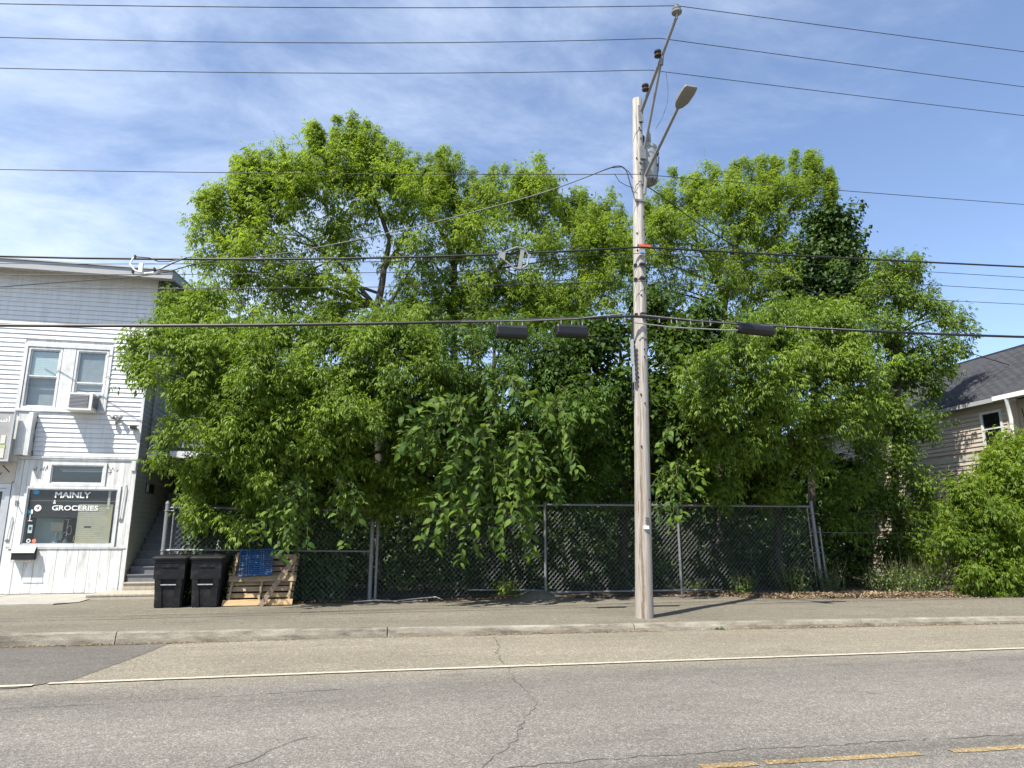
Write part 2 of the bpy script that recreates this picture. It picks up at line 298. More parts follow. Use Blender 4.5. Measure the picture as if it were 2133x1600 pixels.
# ------------------------------------------------------------------ mesh helpers
class MB:
    def __init__(s): s.v = []; s.f = []
    def add(s, vs, fs):
        o = len(s.v); s.v += [tuple(p) for p in vs]; s.f += [tuple(i + o for i in f) for f in fs]; return s
    def box(s, x0, x1, y0, y1, z0, z1, M=None):
        p = [Vector((x, y, z)) for z in (z0, z1) for y in (y0, y1) for x in (x0, x1)]
        if M: p = [M @ q for q in p]
        return s.add(p, [(0, 2, 3, 1), (4, 5, 7, 6), (0, 1, 5, 4), (2, 6, 7, 3), (0, 4, 6, 2), (1, 3, 7, 5)])
    def cbox(s, x0, x1, y0, y1, z0, z1, c, M=None):
        """box with chamfered vertical and horizontal edges along x/z facing -y"""
        prof = [(y1, z0), (y1, z1), (y0 + c, z1), (y0, z1 - c), (y0, z0 + c), (y0 + c, z0)]
        p = [Vector((x, y, z)) for x in (x0, x1) for (y, z) in prof]
        if M: p = [M @ q for q in p]
        n = 6
        return s.add(p, [tuple(range(n)), tuple(range(2 * n - 1, n - 1, -1))] + [(i, i + n, (i + 1) % n + n, (i + 1) % n) for i in range(n)])
    def quad(s, a, b, c, d): return s.add([a, b, c, d], [(0, 1, 2, 3)])
    def loft(s, rings, cap=True):
        n = len(rings[0]); vs = [p for r in rings for p in r]; fs = []
        for k in range(len(rings) - 1):
            for i in range(n):
                j = (i + 1) % n; fs.append((k * n + i, k * n + j, (k + 1) * n + j, (k + 1) * n + i))
        if cap: fs += [tuple(range(n - 1, -1, -1)), tuple((len(rings) - 1) * n + i for i in range(n))]
        return s.add(vs, fs)
    def tube(s, pts, r, n=6, cap=True):
        pts = [Vector(p) for p in pts]; R = r if isinstance(r, (list, tuple)) else [r] * len(pts); rings = []; up = None
        for i, p in enumerate(pts):
            d = (pts[min(i + 1, len(pts) - 1)] - pts[max(i - 1, 0)]).normalized()
            if up is None: up = Vector((0, 0, 1)) if abs(d.z) < 0.9 else Vector((0, 1, 0))
            a = d.cross(up).normalized(); up = a.cross(d).normalized()
            rings.append([p + (a * math.cos(t) + up * math.sin(t)) * R[i] for t in [2 * PI * k / n for k in range(n)]])
        return s.loft(rings, cap)
    def lathe(s, prof, c=(0, 0, 0), n=16, M=None):
        rings = []
        for r, z in prof:
            ring = [Vector((r * math.cos(t), r * math.sin(t), z)) for t in [2 * PI * k / n for k in range(n)]]
            rings.append([(M @ q if M else q) + Vector(c) for q in ring])
        return s.loft(rings, True)
    def mesh(s, name, m, smooth=False):
        me = bpy.data.meshes.new(name); me.from_pydata(s.v, [], s.f); me.validate(); me.update()
        if smooth:
            me.polygons.foreach_set('use_smooth', [True] * len(me.polygons))
            try: me.set_sharp_from_angle(angle=math.radians(40))
            except Exception: pass
        if m is not None:
            me.materials.append(m)
        return me
    def build(s, name, m, parent=None, smooth=False, kind=None, label=None, **k):
        o = bpy.data.objects.new(name, s.mesh(name, m, smooth)); COL.objects.link(o)
        if parent is not None: link_to(o, parent)
        if kind: o['kind'] = kind
        if label: tag(o, label, **k)
        return o
def link_to(o, parent):
    """child keeps its world coordinates: all things built in world coordinates have parents whose matrix is a pure translation"""
    o.parent = parent; o.matrix_parent_inverse = Matrix.Translation(-world_loc(parent))
def world_loc(o):
    v = Vector(o.location); p = o.parent
    if p is not None: v = world_loc(p) + o.matrix_parent_inverse.to_translation() + v
    return v
def tag(o, label, cat=None, group=None, kind=None):
    o['label'] = label
    if cat: o['category'] = cat
    if group: o['group'] = group
    if kind: o['kind'] = kind
    return o
def thing(name, label, cat, loc=(0, 0, 0), group=None):
    o = bpy.data.objects.new(name, None); COL.objects.link(o); o.location = loc; o.empty_display_size = 0.2
    return tag(o, label, cat, group)
def struct(name, mb, m, parent=None):
    o = mb.build(name, m, parent)
    if parent is None: o['kind'] = 'structure'
    return o
def place(name, me, M, parent=None):
    o = bpy.data.objects.new(name, me); COL.objects.link(o)
    if parent is not None: o.parent = parent; o.matrix_parent_inverse = Matrix.Translation(-world_loc(parent))
    o.matrix_basis = M
    return o
def text_mesh(name, body, size, m, extrude=0.002, bold=0.0, align='CENTER'):
    cu = bpy.data.curves.new(name, 'FONT'); cu.body = body; cu.size = size; cu.extrude = extrude; cu.offset = bold
    cu.align_x = align; cu.align_y = 'CENTER'; cu.resolution_u = 3
    o = bpy.data.objects.new(name, cu); COL.objects.link(o)
    me = bpy.data.meshes.new_from_object(o.evaluated_get(bpy.context.evaluated_depsgraph_get()))
    bpy.data.objects.remove(o); me.name = name; me.materials.clear(); me.materials.append(m); return me
FACE = Matrix.Rotation(PI / 2, 4, 'X')              # turns x-z lettering towards the street (-y)
def text(name, body, size, m, loc, parent, bold=0.0, sx=1.0, align='CENTER', rot=None):
    me = text_mesh(name, body, size, m, 0.002, bold, align)
    return place(name, me, Matrix.Translation(loc) @ (rot or FACE) @ Matrix.Diagonal((sx, 1, 1, 1)), parent)

def np_mesh(name, V, F, m, tint=None, smooth=False):
    me = bpy.data.meshes.new(name); nv, nf = len(V), len(F)
    me.vertices.add(nv); me.vertices.foreach_set('co', np.ascontiguousarray(V, dtype=np.float32).ravel())
    me.loops.add(nf * 3); me.loops.foreach_set('vertex_index', np.ascontiguousarray(F, dtype=np.int32).ravel())
    me.polygons.add(nf); me.polygons.foreach_set('loop_start', np.arange(0, nf * 3, 3, dtype=np.int32))
    me.update(calc_edges=True)
    if tint is not None:
        a = me.attributes.new('tint', 'FLOAT', 'FACE'); a.data.foreach_set('value', np.ascontiguousarray(tint, dtype=np.float32))
    me.materials.append(m); return me

# ================================================================== SETTING: ground, road, pavement, kerb
def sheet(name, pts, z, m, sub=None):
    mb = MB(); mb.add([(x, y, z) for x, y in pts], [tuple(range(len(pts)))]); return struct(name, mb, m)
sheet('ground', [(-400, -60), (400, -60), (400, 900), (-400, 900)], -0.03, MT['soil'])
sheet('road', [(-90, -6), (90, -6), (90, 12.6), (-90, 12.6)], 0.0, MT['road'])
def KY(x):                                           # kerb foot line, bending slightly towards the street on the right
    if x < 2.6: return 12.13 + (2.6 - x) * 0.019
    return 12.13 - 0.030 * (x - 2.6) - 0.0026 * (x - 2.6) ** 2 if x < 14 else 11.45 - 0.02 * (x - 14)
def KH(x): return 0.125 + 0.0085 * max(0.0, 3.0 - max(x, -9.0))
xs = [-60, -30, -18] + [-12 + 0.5 * i for i in range(73)] + [30, 60]
mb = MB()
yl = lambda x: 9.22 if x < 0 else 9.22 - 0.017 * x
mb.add([(x, yl(x), 0.004) for x in xs] + [(x, KY(x) + 0.05, 0.004) for x in xs], [(i, i + 1, len(xs) + i + 1, len(xs) + i) for i in range(len(xs) - 1)])
struct('shoulder', mb, MT['shoulder'])
sheet('asphalt_patch', [(-30, 8.98), (-3.60, 9.02), (-3.15, 9.42), (-2.90, 11.2), (-2.80, KY(-2.8) + .02), (-8, 12.3), (-30, 12.5)], 0.008, MT['patch'])
def stripe(name, a, b, w, z, m, seg=0.25):
    """painted stripe with a ragged worn edge"""
    n = max(2, int(abs(b[0] - a[0]) / seg)); vs = []; 
    for i in range(n + 1):
        t = i / n; x = a[0] + (b[0] - a[0]) * t; y = a[1] + (b[1] - a[1]) * t
        vs += [(x, y - w / 2 + random.uniform(-.008, .008), z), (x, y + w / 2 + random.uniform(-.008, .008), z)]
    mb = MB(); mb.add(vs, [(2 * i, 2 * i + 2, 2 * i + 3, 2 * i + 1) for i in range(n)]); return struct(name, mb, m)
stripe('edge_line', (-3.34, 9.22), (0, 9.22), 0.10, 0.012, MT['whiteline'], 0.12)
stripe('edge_line', (0, 9.22), (30, 8.72), 0.10, 0.012, MT['whiteline'], 0.12)
stripe('edge_line', (-30, 9.2), (-3.46, 9.13), 0.11, 0.016, MT['whiteline'])
stripe('centre_line', (2.45, 5.045), (2.88, 5.03), 0.10, 0.005, MT['yellow'], 0.06)
stripe('centre_line', (2.95, 5.03), (4.22, 4.985), 0.09, 0.005, MT['yellow'], 0.06)
stripe('centre_line', (4.50, 4.985), (14.0, 4.70), 0.09, 0.005, MT['yellow'], 0.06)
def crack(pts, w, z):
    mb = MB(); P = []
    for a, b in zip(pts, pts[1:]):
        n = max(2, int(math.dist(a, b) / 0.07))
        for i in range(n): t = i / n; P.append((a[0] + (b[0] - a[0]) * t + random.gauss(0, .018), a[1] + (b[1] - a[1]) * t + random.gauss(0, .018)))
    P.append(pts[-1]); vs = []; 
    for i, p in enumerate(P):
        q = P[min(i + 1, len(P) - 1)]; r = P[max(i - 1, 0)]; d = Vector((q[0] - r[0], q[1] - r[1])).normalized() if q != r else Vector((1, 0))
        ww = w * random.uniform(.08, .75) * (0.25 if i in (0, len(P) - 1) else 1)
        vs += [(p[0] - d.y * ww, p[1] + d.x * ww, z), (p[0] + d.y * ww, p[1] - d.x * ww, z)]
    mb.add(vs, [(2 * i, 2 * i + 1, 2 * i + 3, 2 * i + 2) for i in range(len(P) - 1)]); return struct('road_crack', mb, MT['crack'])
crack([(2.2, 11.8), (2.16, 11.1), (1.95, 10.2), (1.88, 9.35)], .011, .0085)
crack([(1.88, 9.16), (1.81, 8.27), (1.79, 7.26), (1.45, 6.4), (1.28, 5.94), (.91, 5.35), (.7, 5.1)], .010, .0035)
crack([(-.95, 5.55), (-.8, 5.75), (-.57, 6.2), (-.25, 6.5)], .008, .0035)
crack([(-6, 7.95), (-4, 8.0), (-2.2, 8.05), (-1.0, 8.2), (0.4, 8.3)], .010, .0035)
crack([(-1.2, 5.2), (1.0, 5.32), (3, 5.36), (6, 5.24), (9, 5.1)], .012, .0035)
crack([(3.5, 8.55), (5.5, 8.45), (7.5, 8.42), (10, 8.2)], .007, .0035)
crack([(-4.9, 10.1), (-4.2, 10.9), (-4.9, 11.4)], .008, .0105); crack([(-6.4, 10.9), (-4.3, 10.85), (-3.2, 10.95)], .007, .0105)
crack([(-6.5, 16.4), (-4.5, 16.2), (-2.5, 16.15), (-1, 16.2)], .012, .139); crack([(-3.5, 15.5), (-3.0, 15.75)], .012, .139)
crack([(1.2, 16.9), (3.2, 17.0), (5.2, 16.75), (7.5, 16.7), (9, 16.4)], .013, .139)

# pavement: asphalt, rising a little to the kerb top on the left
ys = [0, .4, 1.0, 2.0, 3.2, 4.6, 5.3, 6.4, 12]
def walk_z(x, dy): return 0.135 + (KH(x) - 0.128) * max(0, 1 - dy / 2.0)
mb = MB()
mb.add([(x, KY(x) + .155 + d, walk_z(x, d) + (0.008 * math.sin(x * 1.3 + d * 2) if 0 < d < 4 else 0)) for x in xs for d in ys],
       [(i * 9 + j, (i + 1) * 9 + j, (i + 1) * 9 + j + 1, i * 9 + j + 1) for i in range(len(xs) - 1) for j in range(8)])
struct('pavement', mb, MT['walk'])
kerb = thing('kerb', 'long concrete kerb between the road and the pavement', None); del kerb['label']; kerb['kind'] = 'structure'
joints = [-60, -24, -15.9, -11.8, -7.7, -3.6, .5, 4.75, 9.1, 13.4, 17.6, 26, 60]
for a, b in zip(joints, joints[1:]):
    a += .008; b -= .008; n = max(2, int((b - a) / .16)) if b - a < 6 else 6; rings = []
    for i in range(n + 1):
        x = a + (b - a) * i / n; y = KY(x); h = KH(x) + .006; j = lambda s=.004: random.gauss(0, s)
        rings.append([Vector((x, y + .15, -.02)), Vector((x, y + .155, h)), Vector((x, y + .05, h + j(.003))), Vector((x, y + .028 + j(), h - .022 + j(.005))), Vector((x, y + .008 + j(), h * .45)), Vector((x, y + j(.005), -.02))])
    mbk = MB(); mbk.loft(rings); mbk.build('kerb_stone', MT['kerb'], kerb)
# grit along the gutter, and small debris
def scatter(name, pts, size, m, z0=.0, flat=.35, mat_tint=True):
    n = len(pts); P = np.array(pts); ang = rng.uniform(0, 2 * PI, n); L = size * rng.uniform(.5, 1.6, n); W = L * rng.uniform(.3, .6, n)
    ax = np.stack([np.cos(ang), np.sin(ang), rng.normal(0, flat, n)], 1); sd = np.stack([-np.sin(ang), np.cos(ang), rng.normal(0, flat, n)], 1)
    P = P + np.array([0, 0, 1]) * (np.abs(ax[:, 2] * L / 2) + np.abs(sd[:, 2] * W / 2) + .003)[:, None]
    V = np.stack([P - ax * L[:, None] / 2, P + sd * W[:, None] / 2 + np.array([0, 0, .004]), P + ax * L[:, None] / 2, P - sd * W[:, None] / 2 + np.array([0, 0, .004])], 1).reshape(-1, 3)
    i = np.arange(n)[:, None] * 4; F = np.concatenate([i + [0, 3, 2], i + [0, 2, 1]], 1).reshape(-1, 3)
    me = np_mesh(name, V, F, m, np.repeat(rng.random(n), 2)); o = bpy.data.objects.new(name, me); COL.objects.link(o); o['kind'] = 'stuff'; return o
gp = []
for i in range(5200):
    x = random.choice((random.uniform(-12, 20), random.gauss(3.3, 1.2), random.gauss(8.2, 1.0), random.gauss(11.5, 1.5), random.gauss(-3.6, 1.0)))
    gp.append((x, KY(x) - abs(random.gauss(0, .045)) - .012, .008))
tag(scatter('gutter_debris', gp, .026, MT['litter']), 'dry leaf bits and grit gathered along the foot of the kerb', 'debris', kind='stuff')
# soil strip and leaf litter along the back of the pavement on the right
def soil_edge(x):
    if x < 8.6: return 17.25 + .1 * math.sin(x * 3)
    t = min(1, (x - 8.6) / 1.6); return 17.25 - t * t * (3 - 2 * t) * 1.15 - .115 * max(0, x - 10.2) + .06 * math.sin(x * 4.1) + .04 * math.sin(x * 9.7)
sx = [-30, -4.3] + [-4 + .25 * i for i in range(110)] + [40]
mb = MB(); 
mb.add([(x, soil_edge(x), .142) for x in sx] + [(x, soil_edge(x) + .5, .19) for x in sx] + [(x, 60, .2) for x in sx],
       [(k * len(sx) + i, k * len(sx) + i + 1, (k + 1) * len(sx) + i + 1, (k + 1) * len(sx) + i) for k in (0, 1) for i in range(1, len(sx) - 1)])
struct('soil_bed', mb, MT['soil'])
lp = []
for i in range(15000):
    x = random.uniform(8.4, 19); e = soil_edge(x); d = random.gauss(.35, .38)
    if d < -.12 and random.random() < .8: continue
    lp.append((x, e + d, .145 + min(.05, max(0, d) * .1) if d > 0 else .138))
for i in range(1500):
    x = random.uniform(-1.5, 8.6); lp.append((x, soil_edge(x) + random.gauss(.1, .15), .147))
tag(scatter('leaf_litter', lp, .055, MT['litter']), 'brown dry leaf litter along the back of the pavement on the right', 'leaf litter', kind='stuff')
lp = [(x, KY(x) + random.uniform(.3, 4.3), walk_z(x, 1)) for x in [random.uniform(-8, 17) for _ in range(420)]]
tag(scatter('scattered_leaves', lp, .03, MT['litter']), 'few dry leaves and specks scattered over the asphalt pavement', 'leaf litter', kind='stuff')
mb = MB()
for a in (((-.1, 17.0, .17), (.4, 17.05, .19), (.9, 16.95, .17)), ((.9, 17.05, .17), (1.3, 17.15, .2), (1.8, 17.05, .24), (1.95, 17.0, .18)), ((1.0, 16.9, .16), (1.5, 16.95, .17))):
    mb.tube(a, [.012, .016, .008] if len(a) == 3 else [.012, .016, .014, .008] if len(a) == 4 else [.01, .006], 6)
mb.build('fallen_stick', MT['plywood'], label='pale fallen sticks lying at the foot of the fence', cat='stick')

mb = MB(); nx, ny = 22, 10
mb.add([(3.2 + 2.3 * i / nx, 16.55 + 1.0 * j / ny, .130 + .20 * math.exp(-((3.2 + 2.3 * i / nx - 4.35) / .52) ** 2) * math.sin(min(1, j / ny * 1.25) * PI / 2) ** 2) for i in range(nx + 1) for j in range(ny + 1)],
       [(i * (ny + 1) + j, (i + 1) * (ny + 1) + j, (i + 1) * (ny + 1) + j + 1, i * (ny + 1) + j + 1) for i in range(nx) for j in range(ny)])
struct('asphalt_mound', mb, MT['walk'])
# concrete slab in front of the shop and the wooden step platform
fore = thing('forecourt_slab', '', None); del fore['label']; fore['kind'] = 'structure'
for x0, x1 in ((-14.2, -11.4), (-11.38, -8.72), (-8.70, -6.62)):
    y0 = 17.7 if x1 < -8 else 17.95
    MB().box(x0, x1, y0, 20.98, .0, .165 + (.004 if x0 < -8.71 and x0 > -11.39 else 0)).build('concrete_slab', MT['concrete'], fore)
mb = MB(); mb.add([(-6.62, 18.0, .163), (-6.3, 18.5, .15), (-6.45, 20.98, .166), (-6.62, 20.98, .164)], [(0, 1, 2, 3)]); mb.build('concrete_edge', MT['concrete'], fore)
plat = thing('step_platform', 'low weathered wooden deck platform at the foot of the stairs beside the shop', 'deck', (-5.6, 20.0, .13))
for i in range(12):
    x0 = -6.42 + i * .16; MB().box(x0, x0 + .15, 19.25, 20.72, .215, .25).build('deck_board', MT['deck'], plat)
MB().box(-6.42, -4.52, 19.262, 19.30, .10, .213).build('skirt_board', MT['deck'], plat)

# ================================================================== LEFT BUILDING (shop)
F0 = 21.0; XC = -6.13; XL = -13.2
shop = thing('shop_building', 'white two storey shop building with siding and a street window', 'building', (XC, F0, .15))
def rects_minus(x0, x1, z0, z1, holes):
    xsx = sorted({x0, x1, *[min(max(h[0], x0), x1) for h in holes], *[min(max(h[1], x0), x1) for h in holes]})
    zs = sorted({z0, z1, *[min(max(h[2], z0), z1) for h in holes], *[min(max(h[3], z0), z1) for h in holes]})
    for a, b in zip(xsx, xsx[1:]):
        for c, d in zip(zs, zs[1:]):
            mx_, mz = (a + b) / 2, (c + d) / 2
            if not any(h[0] < mx_ < h[1] and h[2] < mz < h[3] for h in holes): yield a, b, c, d
up_holes = [(-9.31, -7.08, 5.0, 6.88)]
win_holes = [(-9.20, -8.36, 5.05, 6.76), (-8.00, -7.18, 5.05, 6.76)]
low_holes = [(-8.70, -6.52, 1.38, 2.88), (-8.22, -6.94, 3.02, 3.52), (-10.6, -9.12, .17, 3.0)]
mb = MB()
for a, b, c, d in rects_minus(XL, XC - .02, .1, 8.95, low_holes + win_holes): mb.box(a, b, F0 + .001, F0 + .16, c, d)
mb.build('front_wall', MT['peel'], shop)
# clapboards, one object per course
course = .130; z = 3.76; k = 0
while z < 8.95:
    zt = min(z + course, 8.96); mb = MB(); segs = [(XL, XC - .05)]
    for h in up_holes + [(-9.9, -8.74, 3.5, 4.90)]:
        if zt > h[2] and z < h[3]: segs = [s for a, b in segs for s in (((a, min(b, h[0])) if a < h[0] else None), ((max(a, h[1]), b) if b > h[1] else None)) if s and s[1] - s[0] > .02]
    for a, b in segs:
        cuts = [a] + sorted([random.uniform(a + .5, b - .5)] if b - a > 2.2 else []) + [b]
        for q, (c, d) in enumerate(zip(cuts, cuts[1:])):
            e = .0015 * (q % 2); prof = [(F0, z), (F0 - .030 - e, z), (F0 - .030 - e, z + .010), (F0 - .006 - e, zt - .004), (F0, zt - .004)]
            MB().loft([[Vector((x, y, zz_)) for y, zz_ in prof] for x in (c + .0006, d - .0006)]).build('siding_board', MT['vinyl'], shop)
    z += course; k += 1
MB().box(XC - .055, XC + .012, F0 - .036, F0 + .03, 3.70, 8.96).build('corner_board', MT['trim'], shop)
MB().box(XC - .10, XC + .008, F0 - .03, F0 + .03, .17, 3.66).build('corner_board', MT['peel'], shop)
mb = MB(); mb.box(-9.05, XC + .02, F0 - .045, F0, 3.66, 3.70).box(-9.05, XC + .012, F0 - .06, F0, 3.702, 3.745); mb.build('belt_course', MT['trim'], shop)
# lower vertical boards under the window
xb = -9.03
while xb < XC - .14:
    w = random.choice((.235, .25, .262)); x1 = min(xb + w, XC - .105)
    MB().cbox(xb + .004, x1 - .004, F0 - .022 - random.uniform(0, .004), F0, .175 + random.uniform(0, .015), 1.315, .004).build('wall_board', MT['peel'], shop); xb += w
MB().box(-8.98, XC - .05, F0 - .05, F0 - .001, 1.318, 1.355).build('window_sill', MT['peel'], shop)
# upper panels beside the transom and pilaster boards
for a, b, c, d in ((-8.90, -8.78, 1.36, 3.65), (-8.775, -8.30, 2.955, 3.65), (-6.86, -6.42, 2.955, 3.65), (-6.415, -6.24, 1.36, 3.65)):
    MB().cbox(a, b, F0 - .02, F0, c, d, .004).build('wall_panel', MT['peel'], shop)
MB().cbox(-9.06, -8.905, F0 - .028, F0, 1.36, 3.65, .004).build('wall_panel', MT['peel'], shop)
MB().box(-6.25, -6.14, F0 - .07, F0 - .032, 3.40, 3.655).build('bracket_block', MT['trim'], shop)
def frame(name, x0, x1, z0, z1, w, y0, y1, m, parent):
    mb = MB(); mb.box(x0, x1, y0, y1, z1 - w, z1).box(x0, x1, y0, y1, z0, z0 + w).box(x0, x0 + w, y0, y1, z0 + w, z1 - w).box(x1 - w, x1, y0, y1, z0 + w, z1 - w)
    return mb.build(name, m, parent)
# shop window
sw = frame('shop_window', -8.775, -6.45, 1.357, 2.95, .07, F0 - .055, F0 + .10, MT['trim'], shop)
frame('window_frame', -8.704, -6.521, 1.428, 2.879, .03, F0 - .02, F0 + .06, MT['alu'], sw)
mb = MB(); mb.box(-8.676, -6.549, F0 + .030, F0 + .036, 1.456, 2.851); mb.build('pane', MT['shopglass'], sw)
bn = MB(); bn.box(-8.67, -6.56, F0 + .05, F0 + .053, 2.12, 2.845); bn.build('banner', MT['banner'], sw)
mb = MB(); mb.box(-8.67, -6.56, F0 + .046, F0 + .0495, 2.562, 2.567); mb.build('banner_seam', MT['ink'], sw)
MB().box(-6.77, -6.71, F0 + .040, F0 + .045, 2.36, 2.845).build('tape_strip', MT['ink'], sw)
def fit_text(name, body, x0, x1, z0, z1, m, y, parent, bold=0.0):
    me = text_mesh(name, body, 1.0, m, .001, bold)
    co = np.array([v.co[:] for v in me.vertices]); lo, hi = co.min(0), co.max(0)
    sx_, sz_ = (x1 - x0) / (hi[0] - lo[0]), (z1 - z0) / (hi[1] - lo[1])
    M = Matrix.Translation((x0 - lo[0] * sx_, y, z0 - lo[1] * sz_)) @ FACE @ Matrix.Diagonal((sx_, sz_, 1, 1))
    return place(name, me, M, parent)
fit_text('lettering', 'MAINLY', -8.07, -7.20, 2.645, 2.805, MT['letters'], F0 + .0265, sw, .022)
fit_text('lettering', 'GROCERIES', -8.10, -6.98, 2.315, 2.445, MT['letters'], F0 + .0265, sw, .015)
mbs = MB()                                            # slab serifs of the second line
for i, c in enumerate('GROCERIES'):
    x0 = -8.10 + i * (1.12 / 9)
    if c in 'REI':
        for zc in (2.318, 2.437): mbs.box(x0 - .004, x0 + .05, F0 + .0225, F0 + .025, zc, zc + .009)
mbs.build('lettering', MT['letters'], sw)
fit_text('lettering', '&', -8.09, -8.02, 2.485, 2.585, MT['letters'], F0 + .0265, sw)
def disc(name, x, z, r, m, y, parent, sx=1.0):
    mb = MB(); mb.lathe([(r, -.001), (r, .001)], (0, 0, 0), 20, Matrix.Translation((x, y, z)) @ Matrix.Rotation(PI / 2, 4, 'X') @ Matrix.Diagonal((sx, 1, 1, 1)))
    return mb.build(name, m, parent)
d = disc('sticker', -8.44, 2.37, .085, MT['letters'], F0 + .026, sw)
mb = MB(); mb.tube([(-8.47, F0 + .023, 2.40), (-8.45, F0 + .023, 2.36), (-8.43, F0 + .023, 2.39), (-8.41, F0 + .023, 2.35)], .012, 5); mb.build('sticker_print', MT['darkink'], sw)
MB().box(-8.43, -8.40, F0 + .0215, F0 + .024, 2.395, 2.425).build('sticker_print', MT['stick_red'], sw)
disc('sticker', -8.53, 2.79, .06, MT['stick_b'], F0 + .026, sw, 1.3)
disc('sticker', -8.64, 2.27, .05, MT['stick_b'], F0 + .026, sw, 1.0)
MB().box(-8.585, -8.545, F0 + .024, F0 + .027, 2.22, 2.33).build('sticker', MT['letters'], sw)
disc('sticker', -8.55, 1.52, .05, MT['letters'], F0 + .026, sw); disc('sticker_print', -8.55, 1.52, .03, MT['darkink'], F0 + .0245, sw)
disc('sticker', -8.42, 1.52, .05, MT['stick_r'], F0 + .026, sw)
MB().box(-8.60, -8.50, F0 + .024, F0 + .027, 1.72, 1.93).build('sticker', MT['paleblue'], sw)
MB().box(-8.58, -8.52, F0 + .020, F0 + .0235, 1.80, 1.88).build('sticker_print', MT['darkink'], sw)
MB().box(-8.645, -8.53, F0 + .024, F0 + .027, 2.03, 2.045).box(-8.60, -8.585, F0 + .024, F0 + .027, 2.046, 2.20).build('tape_strip', MT['letters'], sw)
# price sheet behind the glass, with its rows of print
ps = thing('price_sheet', 'sun faded price list sheet taped inside the shop window', 'poster', (-7.0, F0 + .044, 1.5))
MB().box(-7.46, -6.62, F0 + .0405, F0 + .044, 1.462, 2.48).build('sheet', MT['paper'], ps)
mb = MB()
for r in range(16):
    z = 2.36 - r * .055; mb.box(-7.40, -7.40 + random.uniform(.4, .72), F0 + .038, F0 + .040, z, z + .012)
mb.build('print_rows', MT['ink'], ps)
MB().box(-7.27, -7.10, F0 + .038, F0 + .040, 1.86, 1.90).build('print_block', MT['darkink'], ps)
fit_text('print_title', 'SMOKING ACCESSORIES', -7.38, -6.66, 2.425, 2.455, MT['darkink'], F0 + .0395, ps).name = 'print_title'
# display behind the window
MB().box(-8.75, -6.45, F0 + .165, F0 + .75, 1.36, 1.40).build('display_shelf', MT['plywood'], shop)
bpn = MB(); bpn.box(-8.62, -7.95, F0 + .50, F0 + .52, 1.402, 2.12); bpn.build('display_panel', MT['paleblue'], label='pale blue display panel standing inside the shop window', cat='panel')
MB().box(-8.16, -7.86, F0 + .26, F0 + .27, 1.78, 2.0).build('notice_card', MT['paper'], label='small pale notice card in the shop window', cat='notice')
def hookah(x, y, h, label, m):
    t = thing('hookah', label, 'hookah', (x, y, 1.402), 'hookahs in the shop window')
    mb = MB(); mb.lathe([(.075, 1.402), (.085, 1.45), (.07, 1.52), (.03, 1.60), (.028, 1.64)], (x, y, 0), 14); mb.build('vase', m, t, True)
    mb = MB(); mb.lathe([(.012, 1.64), (.022, 1.67), (.010, 1.70), (.010, 1.402 + h * .55), (.025, 1.402 + h * .6), (.010, 1.402 + h * .65), (.010, 1.402 + h * .86)], (x, y, 0), 10); mb.build('stem', MT['chrome'], t, True)
    mb = MB(); mb.lathe([(.09, 1.402 + h * .86), (.092, 1.402 + h * .875), (.02, 1.402 + h * .88)], (x, y, 0), 16); mb.build('tray', MT['chrome'], t, True)
    mb = MB(); mb.lathe([(.012, 1.402 + h * .885), (.035, 1.402 + h * .95), (.04, 1.402 + h)], (x, y, 0), 10); mb.build('bowl', MT['darkink'], t, True)
    mb = MB(); pts = [(x + .02 + .11 * math.sin(a * 1.1), y - .05 - .02 * math.cos(a), 1.402 + h * .62 - .06 * a + .07 * math.sin(a * 2.2)) for a in [i * .35 for i in range(14)]]; mb.tube(pts, .006, 6); mb.build('hose', MT['acbody'], t, True)
hookah(-7.78, F0 + .34, .78, 'tallest chrome hookah with coiled hose at the middle of the shop window', MT['smokeglass'])
hookah(-7.48, F0 + .30, .66, 'shorter hookah with white hose next to the price list', MT['smokeglass'])
hookah(-8.06, F0 + .40, .56, 'hookah in front of the pale blue panel', MT['paleblue'])
# transom window
tw = frame('transom_window', -8.295, -6.865, 2.956, 3.598, .075, F0 - .05, F0 + .10, MT['trim'], shop)
frame('window_frame', -8.219, -6.941, 3.032, 3.522, .03, F0 - .02, F0 + .06, MT['trim'], tw)
MB().box(-8.189, -6.971, F0 + .02, F0 + .026, 3.062, 3.492).build('pane', MT['glass'], tw)
mb = MB(); mb.box(-8.05, -7.0, F0 + .20, F0 + .22, 3.36, 3.40).box(-8.1, -7.0, F0 + .20, F0 + .22, 3.42, 3.44); mb.build('blind', MT['greyblind'], tw)
# graffiti marks on panels
def squiggle(pts, y, parent, r=.009, name='graffiti'):
    mb = MB()
    for pl in pts: mb.tube([(x, y, z) for x, z in pl], r, 5)
    return mb.build(name, MT['spray'], parent)
squiggle([[(-8.66, 3.42), (-8.62, 3.36), (-8.58, 3.40), (-8.59, 3.46)], [(-8.50, 3.36), (-8.45, 3.42), (-8.43, 3.36), (-8.40, 3.46)], [(-8.37, 3.36), (-8.33, 3.50), (-8.32, 3.40)]], F0 - .019, shop)
squiggle([[(-6.84, 3.50), (-6.76, 3.38), (-6.72, 3.48), (-6.68, 3.40)], [(-6.82, 3.34), (-6.74, 3.36), (-6.78, 3.28)], [(-6.62, 3.36), (-6.58, 3.42)]], F0 - .019, shop)
